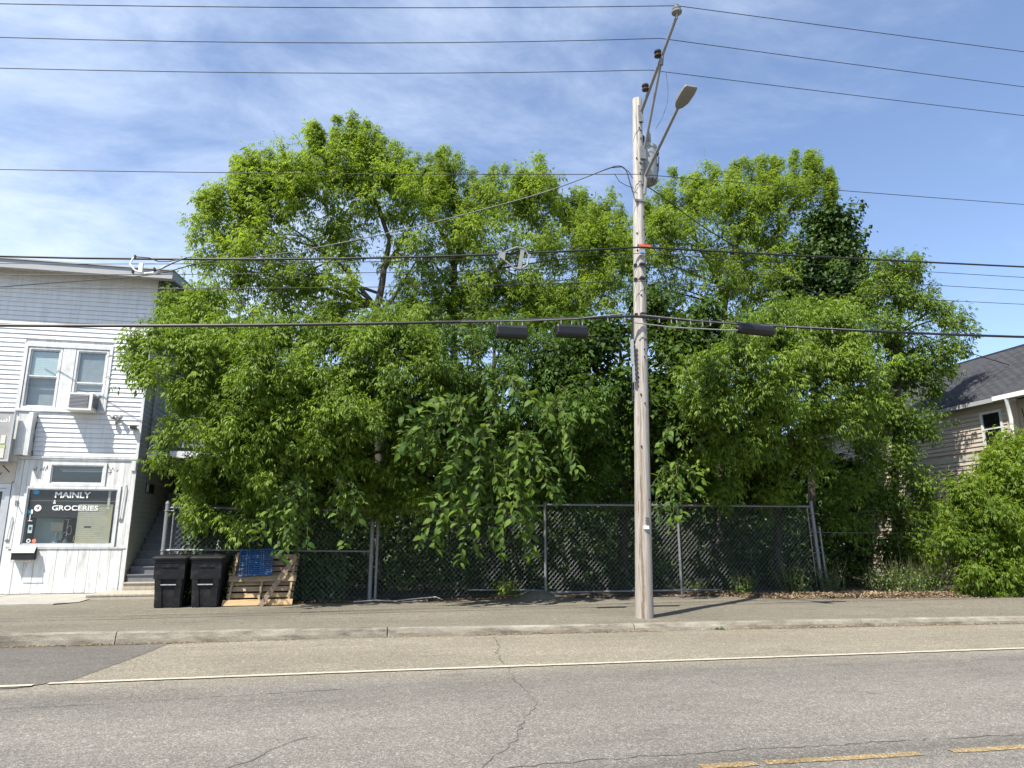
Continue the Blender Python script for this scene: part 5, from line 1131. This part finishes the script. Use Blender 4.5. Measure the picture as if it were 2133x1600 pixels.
def tree(name, label, Y, lobes, kind, m, dens=58, size=.155, K=5, trunks=(), limb_every=1, cat='tree', spike=.55, depth=1.15, jitter=.5, group=None, overhang=0.0, fillers=.45, tops=(), spread=1.0, lw=.31):
    """trunk + limbs + a crown of real leaflets"""
    real = [l for l in lobes if not (len(l) > 3 and l[3]) and l[1] > 415]; fill_ = []
    for i in range(int(len(real) * fillers)):                      # deeper foliage between neighbouring lobes
        a = real[rng.integers(len(real))]; nb = sorted(real, key=lambda q: math.hypot(q[0] - a[0], q[1] - a[1]))[1:5]
        if not nb: continue
        b = nb[rng.integers(len(nb))]; u = rng.uniform(.35, .65)
        if math.hypot(b[0] - a[0], b[1] - a[1]) < 150: fill_.append((a[0] + (b[0] - a[0]) * u, a[1] + (b[1] - a[1]) * u, .5 * (a[2] + b[2]) * .9, 0, rng.uniform(.3, 1.0)))
    crown_tops = [l for l in lobes if len(l) > 3 and l[3]]
    lobes = [l for l in lobes if not (tops and l in crown_tops)] + [(l[0] + rng.normal(0, 8), l[1] + l[2] * 1.25, l[2] * .6) for l in crown_tops if tops] + fill_
    b0 = at(*trunks[0][0], Y) if trunks else at(lobes[0][0], lobes[0][1], Y)
    t = thing(name, label, cat, (b0.x, Y, .15), group)
    P, D, L, T, Cs = lobes_to_shoots(lobes, Y, dens, spike, depth, jitter, overhang, spread)
    tops = [(a, b, b + (c - b) * 1.45) for a, b, c in tops] + ([(l[0] + l[2] * rng.uniform(-1.2, 1.2), l[1] - l[2] * rng.uniform(-.5, .95), l[1] + l[2] * rng.uniform(1.1, 1.9)) for l in crown_tops for _ in range(4)] if tops else [])
    parts_ = shoots(P, D, L, K, kind, size, T)
    if tops:
        P2, D2, L2_, T2 = leaders(tops, Y); parts_ = [np.concatenate(q) for q in zip(parts_, shoots(P2, D2, L2_, 4, kind, size * .62, T2))]
        P, D, L = np.concatenate([P, P2]), np.concatenate([D, D2]), np.concatenate([L, L2_])
    B, A, N, LL, WW, TT = parts_
    V, F, tt = leaf_quads(B, A, N, LL, WW, .14, np.clip(TT, 0, 1))
    me = np_mesh('crown', V, F, m, tt); o = bpy.data.objects.new('crown', me); COL.objects.link(o); link_to(o, t); o['kind'] = 'stuff'
    # twigs: one thin three-sided stalk per shoot
    sel = rng.random(len(P)) < .5; Pp, Dd, Lq = P[sel], D[sel], L[sel]; E = Pp + Dd * Lq[:, None] * .9; ref = unit(np.cross(Dd, UP + .01)); oth = np.cross(ref, Dd); w = .006
    V = np.stack([Pp + ref * w, Pp - ref * w + oth * w, Pp - oth * w, E], 1).reshape(-1, 3); i = np.arange(len(Pp))[:, None] * 4
    F = np.concatenate([i + [0, 1, 3], i + [1, 2, 3], i + [2, 0, 3]], 1).reshape(-1, 3)
    o = bpy.data.objects.new('twigs', np_mesh('twigs', V, F, MT['twig'])); COL.objects.link(o); link_to(o, t); o['kind'] = 'stuff'
    forks = []
    for k, tk in enumerate(trunks):
        pts3 = [at(x, y, Y + .25) for x, y in tk]; low = Vector((pts3[0].x - (pts3[1].x - pts3[0].x) * .3, Y + .25, .1)) if pts3[0].z > .4 and k == 0 else pts3[0]
        path = ([low] if low is not pts3[0] else []) + pts3; r0 = .15 if k == 0 else .075
        fine_ = []
        for q in range(len(path) - 1): fine_ += [path[q].lerp(path[q + 1], u) + Vector((random.gauss(0, .015), random.gauss(0, .015), 0)) for u in (0, .34, .67)]
        fine_.append(path[-1]); rr = [r0 * (1 - .72 * i / (len(fine_) - 1)) for i in range(len(fine_))]
        mb = MB(); mb.tube(fine_, rr, 10); mb.build('trunk' if k == 0 else 'limb', MT['bark'], t, True); forks += [(p, rr[i]) for i, p in enumerate(fine_) if i > len(fine_) * .3]
    if forks:
        for k, (c, R, u) in enumerate(Cs):
            if k % limb_every: continue
            c = Vector(c); below = [f for f in forks if f[0].z < c.z + .2] or forks
            f = min(below, key=lambda f: (f[0] - c).length + .4 * abs(f[0].z - (c.z - .9)))
            if (f[0] - c).length < .3: continue
            pts = bez(f[0], c + Vector((0, 0, R * .5)), 7, -.1); r0 = min(f[1] * .7, .05)
            mb = MB(); mb.tube(pts, [r0 * (1 - .85 * i / 7) for i in range(8)], 6); mb.build('limb', MT['bark'], t, True)
            for _ in range(2):
                s0 = pts[random.randint(3, 6)]; e = c + Vector((random.gauss(0, 1), random.gauss(0, .8), random.gauss(.3, .6))) * R * .7
                forks.append((s0, .02)) if False else None
                mb2 = MB(); mb2.tube(bez(s0, e, 4, -.05), [.014, .012, .009, .006, .003], 5); mb2.build('branch', MT['bark'], t, True)
    return t

T_A = [(720, 610, 38), (770, 695, 44), (850, 600, 34), (690, 660, 44), (735, 262, 26, 1), (738, 305, 48, 1), (692, 285, 32, 1), (790, 285, 34, 1), (640, 335, 40, 1), (665, 262, 18, 1), (835, 320, 40, 1), (740, 370, 62), (655, 395, 55), (530, 320, 36, 1), (572, 325, 34, 1), (505, 360, 28, 1),
       (560, 372, 42), (455, 415, 30), (438, 395, 18, 1), (490, 405, 34), (428, 470, 20), (452, 490, 38), (525, 452, 52), (592, 440, 52), (505, 528, 46), (590, 520, 52), (682, 480, 56), (775, 440, 56), (850, 400, 50), (570, 590, 50), (650, 575, 44),
       (540, 640, 54), (640, 655, 54), (495, 590, 38), (800, 380, 45), (880, 360, 40, 1), (735, 540, 36), (860, 470, 44), (700, 420, 50), (430, 520, 22), (610, 400, 42)]
T_B = [(930, 318, 24, 1), (925, 352, 34, 1), (890, 350, 36, 1), (985, 368, 40, 1), (940, 420, 56), (1050, 368, 40, 1), (1120, 350, 34, 1), (1122, 400, 44), (1108, 440, 52), (1020, 440, 54), (878, 530, 44), (965, 520, 52), (1058, 520, 56),
       (1150, 505, 54), (1222, 490, 48), (1272, 445, 36, 1), (1290, 490, 34), (1240, 545, 50), (1000, 595, 54), (1095, 600, 62), (1200, 605, 62), (1285, 555, 46), (905, 615, 54), (850, 665, 50), (1010, 650, 50), (1110, 660, 50), (940, 650, 54), (1180, 650, 46), (1270, 620, 44)]
T_C = [(1190, 440, 36), (1238, 436, 28), (1168, 425, 16), (1215, 475, 44), (1258, 445, 20)]
T_D = [(1420, 372, 36, 1), (1372, 410, 34, 1), (1482, 362, 38, 1), (1532, 360, 42, 1), (1592, 345, 42, 1), (1652, 335, 36, 1), (1695, 335, 30, 1), (1708, 372, 34, 1), (1625, 415, 52), (1550, 435, 54), (1470, 440, 54), (1395, 470, 52), (1440, 540, 62),
       (1528, 515, 56), (1618, 492, 52), (1350, 555, 46), (1420, 615, 54), (1560, 595, 54), (1640, 590, 48), (1350, 480, 36), (1340, 620, 40), (1500, 600, 50), (1580, 400, 44), (1660, 420, 34)]
T_E = [(1738, 460, 38), (1700, 470, 34), (1690, 540, 40), (1722, 535, 46), (1762, 550, 30), (1690, 600, 50), (1742, 615, 44), (1778, 600, 26), (1650, 640, 46), (1700, 670, 50), (1765, 515, 16), (1800, 640, 22)]
T_F = [(1450, 900, 44), (1400, 940, 44), (1470, 990, 44), (1350, 960, 40), (1560, 1010, 40), (1640, 1020, 36), (1280, 700, 66), (1220, 720, 54), (1400, 690, 54), (1280, 800, 66), (1392, 780, 56), (1450, 730, 54), (1420, 850, 54), (1205, 820, 54), (1500, 680, 46), (1180, 700, 46), (1150, 780, 50), (1360, 640, 46), (1440, 650, 44), (1340, 860, 50), (1250, 880, 46)]
T_G = [(628, 775, 50), (570, 690, 48), (700, 820, 46), (625, 1030, 32, 0, -.8), (520, 1040, 30, 0, -1.0), (425, 1070, 32, 0, -1.2), (485, 1085, 34, 0, -1.2), (560, 1015, 30, 0, -1.0), (665, 1045, 32, 0, -.8), (740, 1040, 30, 0, -.8), (800, 1055, 26, 0, -.8), (865, 1030, 32, 0, -.6), (830, 970, 44), (880, 930, 44), (298, 715, 30), (288, 765, 24), (345, 645, 26), (328, 695, 34), (385, 690, 46), (400, 628, 22), (450, 640, 54), (470, 700, 62), (400, 755, 62), (392, 835, 38), (450, 810, 62), (540, 755, 64), (620, 715, 62), (700, 695, 58), (560, 840, 64), (480, 880, 62),
       (425, 900, 46), (372, 885, 18), (325, 945, 12), (392, 965, 24), (440, 960, 54), (520, 930, 62), (610, 900, 62), (660, 830, 62), (720, 785, 54), (690, 900, 54), (750, 850, 50), (770, 720, 54), (402, 1005, 26), (460, 1025, 44), (560, 1005, 54), (650, 975, 54),
       (720, 945, 46), (765, 1005, 54), (820, 700, 54), (822, 790, 54), (832, 890, 46), (310, 785, 16), (352, 600, 20, 1), (420, 1050, 34), (880, 730, 46), (890, 800, 40)]
T_H = [(1500, 800, 54), (1540, 745, 54), (1600, 710, 62), (1680, 685, 54), (1732, 655, 40), (1765, 690, 42), (1650, 775, 62), (1570, 830, 62), (1500, 870, 54), (1450, 825, 40), (1720, 785, 62), (1780, 755, 44), (1620, 880, 62), (1540, 920, 54),
       (1700, 880, 62), (1770, 845, 54), (1480, 940, 50), (1590, 965, 54), (1680, 960, 50), (1500, 1010, 42), (1590, 1020, 40), (1470, 760, 36), (1620, 640, 40)]
T_I = [(1890, 1135, 34), (1932, 1165, 30), (1955, 1110, 28), (1915, 1060, 30), (1860, 1175, 28), (1868, 548, 34, 1), (1832, 552, 30), (1900, 560, 36), (1850, 615, 44), (1918, 632, 42), (1962, 655, 30), (2020, 690, 14), (1830, 675, 38), (1900, 715, 54), (1968, 725, 42), (1860, 780, 54), (1928, 795, 38), (1975, 765, 22),
       (1815, 860, 56), (1888, 880, 50), (1925, 895, 22), (1800, 945, 54), (1868, 970, 50), (1770, 1030, 44), (1840, 1050, 50), (1900, 1075, 36), (1780, 1105, 34), (1850, 1125, 34), (1742, 1085, 30), (1930, 1010, 26), (1800, 720, 36), (1798, 790, 44)]
T_J = [(2112, 1000, 46), (2150, 1010, 50), (2085, 1010, 44), (2105, 935, 44), (2052, 968, 40), (2150, 960, 50), (2012, 1010, 38), (2132, 1015, 54), (2060, 1060, 58), (2005, 1075, 38), (1985, 1120, 34), (2030, 1130, 58), (2110, 1130, 58), (2080, 1190, 54), (2015, 1190, 34), (2130, 1215, 44), (2040, 1222, 20), (2180, 1080, 60), (2180, 1180, 60)]

tree('box_elder', 'tallest box elder with spiky top on the left', 21.3, T_A, 'elder', MT['bl_y'], dens=31, spread=1.4, size=.165, tops=[(735, 222, 290), (702, 234, 290), (668, 258, 320), (785, 248, 310), (530, 300, 370), (562, 290, 370), (497, 320, 390), (640, 300, 370), (433, 388, 440), (845, 300, 360), (612, 345, 400), (455, 375, 420), (820, 280, 340), (415, 440, 480), (760, 245, 300)], trunks=([(790, 1000), (785, 640), (800, 560), (812, 500), (775, 400), (745, 300)], [(800, 560), (840, 500), (880, 430)], [(785, 640), (700, 540), (600, 470)], [(790, 660), (840, 590), (870, 540)]))
tree('box_elder', 'box elder with forked dark limbs left of the utility pole', 22.2, T_B, 'elder', MT['bl_y'], dens=38, spread=1.4, size=.165, tops=[(930, 288, 360), (895, 305, 370), (985, 333, 400), (1050, 330, 390), (1125, 310, 380), (1270, 378, 450), (1215, 385, 440), (1085, 345, 400), (1020, 350, 400), (870, 310, 360), (1150, 350, 400), (1295, 430, 480)], trunks=([(948, 1000), (945, 620), (945, 560), (930, 500), (905, 460), (880, 440)], [(945, 560), (965, 510), (985, 470)], [(946, 640), (1040, 560), (1110, 470)]))
tree('maple', 'dark broad leaved tree showing behind the box elders left of the pole', 25.0, T_C, 'maple', MT['maple'], dens=50, size=.16, spike=.4, trunks=([(1215, 900), (1215, 520), (1205, 420)],))
tree('box_elder', 'thin topped box elder right of the utility pole', 22.0, T_D, 'elder', MT['bl_y'], spread=1.4, size=.165, tops=[(1400, 333, 410), (1425, 345, 410), (1480, 330, 390), (1530, 323, 390), (1590, 308, 370), (1655, 300, 370), (1700, 300, 370), (1728, 342, 400), (1370, 362, 430), (1560, 325, 380), (1625, 318, 370), (1455, 350, 400), (1680, 312, 370), (1345, 430, 480)], dens=29, trunks=([(1500, 1000), (1510, 640), (1530, 520), (1560, 440), (1600, 380)], [(1510, 620), (1450, 500), (1430, 420)], [(1515, 600), (1620, 480), (1680, 380)]))
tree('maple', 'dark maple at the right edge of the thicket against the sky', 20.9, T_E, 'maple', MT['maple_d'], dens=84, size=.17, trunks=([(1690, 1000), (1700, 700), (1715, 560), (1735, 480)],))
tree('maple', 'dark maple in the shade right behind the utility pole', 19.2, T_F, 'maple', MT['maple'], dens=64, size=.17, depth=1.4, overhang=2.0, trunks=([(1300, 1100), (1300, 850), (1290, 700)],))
tree('box_elder', 'low spreading box elder overhanging the shop corner', 18.9, T_G, 'elder', MT['bl_a'], dens=56, depth=1.4, overhang=2.9, trunks=([(600, 1150), (600, 950), (580, 820), (560, 720)], [(600, 960), (480, 850), (400, 740)], [(600, 930), (720, 820), (800, 720)]))
T_K = [(905, 700, 50), (985, 705, 52), (1065, 700, 54), (1140, 715, 52), (880, 780, 50), (960, 790, 54), (1040, 780, 56), (1120, 790, 54), (1190, 760, 46), (900, 860, 50), (980, 880, 54), (1060, 870, 54), (1140, 880, 52), (1205, 850, 44, 0, -1.0),
       (1255, 820, 30, 0, -1.0), (1235, 870, 36, 0, -1.0), (1180, 900, 40, 0, -1.0), (900, 940, 46), (985, 960, 50), (1070, 960, 50), (1150, 965, 48), (1230, 950, 48), (1300, 950, 46), (940, 1030, 40), (1020, 1030, 40), (1110, 1030, 40), (1200, 1025, 36), (1290, 1020, 36)]
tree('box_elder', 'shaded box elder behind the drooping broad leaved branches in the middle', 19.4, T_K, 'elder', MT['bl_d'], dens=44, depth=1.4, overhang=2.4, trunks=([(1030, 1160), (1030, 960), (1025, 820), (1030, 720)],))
tree('box_elder', 'leafy box elder leaning over the right end of the tall fence', 18.7, T_H, 'elder', MT['bl_a'], dens=52, size=.165, depth=1.4, overhang=2.9, trunks=([(1620, 1150), (1620, 930), (1630, 800), (1640, 700)],))
tree('box_elder', 'slender drooping tree in front of the tan house', 18.2, T_I, 'elder3', MT['bl_a'], tops=[(1870, 503, 570), (1835, 528, 590), (1905, 518, 580), (1945, 575, 630), (1800, 575, 630)], dens=58, size=.155, spike=.45, jitter=.35, trunks=([(1870, 1190), (1865, 1000), (1870, 800), (1875, 640), (1870, 540)],))
tree('bush', 'bright green bush at the right edge of the pavement', 15.9, T_J, 'elder', MT['bl_y'], dens=72, size=.165, cat='bush', jitter=.4, trunks=([(2080, 1235), (2085, 1120), (2095, 1010)],))

# thicket far behind, a dark mass nobody could count
def leaf_cloud(name, label, n, sampler, size, m, cat):
    P = sampler(n); d = unit(rng.normal(0, 1, (n, 3)) + np.array([0, -.3, -.2])); nr = unit(UP + rng.normal(0, .6, (n, 3))); nr = unit(nr - d * np.sum(nr * d, -1, keepdims=True))
    L = size * rng.uniform(.6, 1.3, n); V, F, tt = leaf_quads(P, d, nr, L, L * .55, .1, np.clip(rng.normal(.4, .25, n), 0, 1))
    o = bpy.data.objects.new(name, np_mesh(name, V, F, m, tt)); COL.objects.link(o); return tag(o, label, cat, kind='stuff')
def back_sampler(n):
    x = rng.uniform(-4.5, 19, n); y = rng.uniform(23.0, 27.5, n)
    top = 6.3 + .8 * np.sin(x * .7) + .6 * np.sin(x * 1.9 + 1) - 1.6 * np.clip((x - 13) / 4, 0, 1) - 1.2 * np.clip((-1.5 - x) / 3, 0, 1)
    return np.stack([x, y, .1 + top * rng.uniform(0, 1, n) ** .8], 1)
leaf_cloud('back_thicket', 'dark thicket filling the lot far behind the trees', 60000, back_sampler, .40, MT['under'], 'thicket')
def mid_sampler(n):
    x = rng.uniform(-3.6, 15.5, n); y = rng.uniform(18.2, 22.5, n); z = .15 + rng.uniform(0, 1, n) ** 1.2 * (2.6 + .5 * np.sin(x * 1.3)); return np.stack([x, y, z], 1)
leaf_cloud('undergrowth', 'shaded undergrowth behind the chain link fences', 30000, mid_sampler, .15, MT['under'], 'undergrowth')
def ivy_sampler(n):
    x = rng.uniform(-4.0, -.3, n); z = rng.uniform(.15, 2.2, n); keep = rng.random(n) < np.where(z > 1.3, .95, .75); x = x[keep]; z = z[keep]
    return np.stack([x, 17.5 + np.abs(rng.normal(0, .18, len(x))), z], 1)
def ivy(n_):
    P = ivy_sampler(n_); n = len(P); d = unit(np.stack([rng.normal(0, .6, n), rng.normal(-.5, .3, n), rng.normal(-.7, .4, n)], 1)); nr = unit(np.array([0, -1, .6]) + rng.normal(0, .35, (n, 3))); nr = unit(nr - d * np.sum(nr * d, -1, keepdims=True))
    L = .10 * rng.uniform(.6, 1.3, n); V, F, tt = leaf_quads(P, d, nr, L, L * .65, .08, np.clip(rng.normal(.45, .25, n), 0, 1))
    o = bpy.data.objects.new('climbing_vine', np_mesh('climbing_vine', V, F, MT['under'], tt)); COL.objects.link(o); tag(o, 'dense climbing vine covering the fence panel behind the bins', 'vine', kind='stuff')
ivy(6500)

# weeds and small plants: a few leafy stems each
def weed(name, label, px, py, Y, h, n, size, m, spread=.18, group=None):
    c = at(px, py, Y); c.z = max(.14, min(c.z, .25)) if Y > 15 else c.z; t = thing(name, label, 'weed', c, group)
    k = n; ang = rng.uniform(0, 2 * PI, k); P = np.array(c) + np.stack([np.cos(ang), np.sin(ang), 0 * ang], 1) * rng.uniform(0, spread, k)[:, None]
    D = unit(np.stack([np.cos(ang) * .35, np.sin(ang) * .35, np.ones(k)], 1) + rng.normal(0, .15, (k, 3))); L = h * rng.uniform(.5, 1.1, k)
    B, A, N, LL, WW, TT = shoots(P, D, L, 5, 'weed', size, rng.uniform(.2, .8, k)); V, F, tt = leaf_quads(B, A, N, LL, LL * .55, .12, np.clip(TT, 0, 1))
    o = bpy.data.objects.new('leaves', np_mesh('leaves', V, F, m, tt)); COL.objects.link(o); link_to(o, t); o['kind'] = 'stuff'
    mb = MB()
    for p, d_, l in zip(P, D, L): p = Vector(p); mb.tube([p, p + Vector(d_) * l * .5, p + Vector(d_) * l], [.006, .005, .002], 5)
    mb.build('stems', MT['twig'], t); return t
weed('weed', 'bushy green weed at the foot of the fence right of the pole', 1552, 1238, 17.15, .62, 34, .085, MT['weed'], .2)
weed('weed', 'taller dark weed beside the end post of the fence', 1655, 1232, 17.1, .9, 40, .08, MT['under'], .35)
weed('weed', 'low green weed on the leaf litter in front of the right bush', 2020, 1240, 15.9, .3, 30, .07, MT['weed'], .3)
weed('weed', 'leafy weed growing against the fence left of the bare ground patch', 1058, 1222, 17.2, .45, 22, .09, MT['bl_a'], .2)
weed('weed', 'small yellowish weed behind the fence near the middle post', 1450, 1205, 17.7, .35, 16, .07, MT['weed'], .25)
weed('weed', 'small green weed sprig growing from the face of the kerb', 1498, 1318, KY(5.95) - .02, .12, 16, .05, MT['weed'], .07)
weed('weed', 'light green seedlings at the fence bottom beside the corner post', 372, 1138, 17.25, .5, 26, .09, MT['bl_a'], .25)
for (x, y, l) in ((1735, 1225, 'first leafy weed clump right of the fence end post'), (1830, 1222, 'second leafy weed clump under the slender tree'), (1920, 1222, 'third leafy weed clump near the right bush')):
    weed('weed', l, x, y, 17.0, .8, 34, .08, MT['under'], .4)
for (x, y, l) in ((1875, 1228, 'tall leafy weed under the slender drooping tree'), (1945, 1230, 'broad weed clump between the slender tree and the bush')):
    weed('weed', l, x, y, 16.6, .9, 40, .09, MT['weed'], .45)
weed('weed', 'dark shoots between the pallet and the bins', 478, 1240, 17.2, .6, 18, .08, MT['under'], .15)

# ------------------------------------------------------------------ broad leaved hanging branches
def broad_template(curl):
    rows = [(0, .0, 0), (.10, .13, .004), (.32, .245, .0), (.58, .25, -.03 - curl), (.82, .14, -.10 - 1.8 * curl), (1.0, .0, -.19 - 3 * curl)]
    V, F = [], []
    for t, w, z in rows: V += [(-w, t, z + w * .28), (0, t, z), (w, t, z + w * .28)]
    for i in range(len(rows) - 1):
        a = i * 3; b = a + 3
        for c in (0, 1): F += [(a + c, a + c + 1, b + c + 1), (a + c, b + c + 1, b + c)]
    F = [f for f in F if len({V[i] for i in f}) == 3]
    return np.array(V), np.array(F)
TEMPL = [broad_template(c) for c in (.0, .04, .09)]
def leaf_mesh_objs(m):
    r = []
    for V, F in TEMPL:
        for k in range(2): r.append(np_mesh('leaf', V, F, m, np.full(len(F), .02 + .62 * k)))
    return r
def hanging(name, label, stems, Y, m, size=.22, root=None, cat='vine', nobj=300, spacing=.095, tintb=.35):
    """drooping stems with alternate broad leaves; the nearest leaves are single parts, the rest one mass"""
    p0 = at(*root, Y + .5); t = thing(name, label, cat, (p0.x, p0.y, .15)); sm = MB(); leaves = []
    for st_ in stems:
        yo = rng.uniform(-.35, .35); n_ = len(st_); pts = [at(x, y, Y + yo + .35 * (1 - i / max(1, n_ - 1))) for i, (x, y) in enumerate(st_)]
        path = []
        for i in range(n_ - 1):
            q0, q1, q2, q3 = pts[max(i - 1, 0)], pts[i], pts[i + 1], pts[min(i + 2, n_ - 1)]
            for k in range(8):
                u = k / 8; path.append(.5 * ((2 * q1) + (q2 - q0) * u + (2 * q0 - 5 * q1 + 4 * q2 - q3) * u * u + (3 * q1 - q0 - 3 * q2 + q3) * u ** 3))
        path.append(pts[-1]); sm.tube(path, [.011 * (1 - .75 * i / (len(path) - 1)) for i in range(len(path))], 5)
        acc = 0; side = 1
        for a, b in zip(path, path[1:]):
            seg = (b - a).length; acc += seg
            while acc > spacing:
                acc -= spacing; d = (b - a).normalized(); s = d.cross(Vector((0, -1, .25))).normalized() * side; side = -side
                ax = (d * .55 + s * random.uniform(.4, 1.2) + Vector((random.gauss(0, .35), -.35 + random.gauss(0, .35), -.22 + random.gauss(0, .3)))).normalized()
                nr = Vector((random.gauss(0, .65), -.55 + random.gauss(0, .3), .8 + random.gauss(0, .5))); nr = (nr - ax * nr.dot(ax)).normalized(); sd = ax.cross(nr)
                L = size * random.uniform(.4, 1.15); M = Matrix.Translation(b) @ (Matrix((sd, ax, nr)).transposed() @ Matrix.Diagonal((L, L, L))).to_4x4(); leaves.append((M, (Vector(b) - Vector(_C)).length + random.gauss(0, .1)))
    sm.build('stems', MT['twig'], t, True)
    leaves.sort(key=lambda l: l[1]); meshes = leaf_mesh_objs(m)
    for M, _ in leaves[:nobj]: place('leaf', random.choice(meshes), M, t)
    if leaves[nobj:]:
        Vs, Fs, Ts = [], [], []; o = 0
        for M, _ in leaves[nobj:]:
            V, F = random.choice(TEMPL); R = np.array(M); Vs.append(V @ R[:3, :3].T + R[:3, 3]); Fs.append(F + o); o += len(V); Ts.append(np.full(len(F), random.uniform(0, .9)))
        ob = bpy.data.objects.new('foliage', np_mesh('foliage', np.concatenate(Vs), np.concatenate(Fs), m, np.concatenate(Ts))); COL.objects.link(ob); link_to(ob, t); ob['kind'] = 'stuff'
    return t
random.seed(21)
def fan(origin, ends, lift=40):
    """arching stems from one crotch to their hanging tips"""
    ox, oy = origin; ends = list(ends) + [(x + random.uniform(-20, 20), y - random.uniform(0, 45)) for x, y in ends if random.random() < .5]
    return [[(ox, oy), ((ox * 2 + x) / 3, min(oy, y) - lift * random.uniform(.3, .9)), ((ox + 2.6 * x) / 3.6, (oy + y * 1.6) / 2.6 - lift * .3), (x, y)] for x, y in [(x + random.uniform(-12, 12), y + random.uniform(-16, 10)) for x, y in ends]]
V1 = fan((985, 865), [(825, 962), (842, 905), (868, 945), (850, 1015), (905, 1020), (955, 945), (985, 925), (930, 980), (880, 890), (835, 930), (890, 960)], 45)
V1 += fan((1060, 800), [(1004, 852), (1012, 815), (1112, 832), (1122, 875), (1065, 872), (1030, 880), (1095, 860)], 22)
V1 += fan((1010, 920), [(920, 1005), (940, 1060), (992, 1010), (882, 1150), (900, 1100), (950, 1172), (1000, 1105), (1032, 1125), (960, 1100), (915, 1150), (985, 1150), (1000, 1060), (1040, 1060), (965, 1030), (930, 1120)], 30)
V1 += fan((1075, 930), [(1062, 1092), (1100, 1152), (1112, 1085), (1152, 1060), (1082, 985), (1132, 965), (1152, 992), (1092, 1125), (1050, 1160), (1120, 1030), (1075, 1050), (1105, 1120), (1140, 1020), (1060, 1010), (1095, 1010)], 30)
V1 += fan((1150, 850), [(1232, 868), (1200, 932), (1152, 905), (1182, 962), (1212, 1002), (1162, 1040), (1130, 900)], 25)
V1 += [[(985, 800), (988, 720), (980, 640), (986, 612)], [(985, 790), (968, 720), (962, 690)], [(990, 780), (1005, 715), (1003, 660)], [(984, 760), (975, 690), (970, 655)], [(880, 760), (875, 745), (880, 735)]]
hanging('broad_leaved_tree', 'broad leaved tree with drooping branches hanging over the middle of the fence', V1, 15.35, MT['broad'], .24, (1000, 900), 'tree', 300, .080)
V2 = fan((1405, 975), [(1360, 1082), (1385, 1105), (1370, 1042), (1422, 1052), (1462, 1052), (1442, 1022), (1402, 1092), (1472, 1012), (1375, 1010), (1430, 1080), (1350, 1050), (1415, 1020), (1395, 1060)], 20)
V2 += fan((1400, 900), [(1370, 960), (1430, 950), (1460, 930), (1380, 930)], 15)
hanging('broad_leaved_vine', 'broad leaved branch hanging over the fence just right of the pole', V2, 15.9, MT['broad'], .21, (1405, 970), 'vine', 300, .075)
V3 = fan((640, 1010), [(562, 1150), (582, 1165), (602, 1135), (522, 1115), (545, 1075), (622, 1115), (612, 1085), (655, 1062), (575, 1120), (590, 1090), (540, 1130), (600, 1060), (565, 1100), (632, 1140), (608, 1158)], 12)
V3 += fan((720, 1010), [(690, 1100), (705, 1135), (740, 1080)], 12)
hanging('broad_leaved_vine', 'bright broad leaved branch hanging above the blue crate', V3, 15.9, MT['broad'], .20, (650, 1005), 'vine', 300, .075)

bpy.context.view_layer.update()
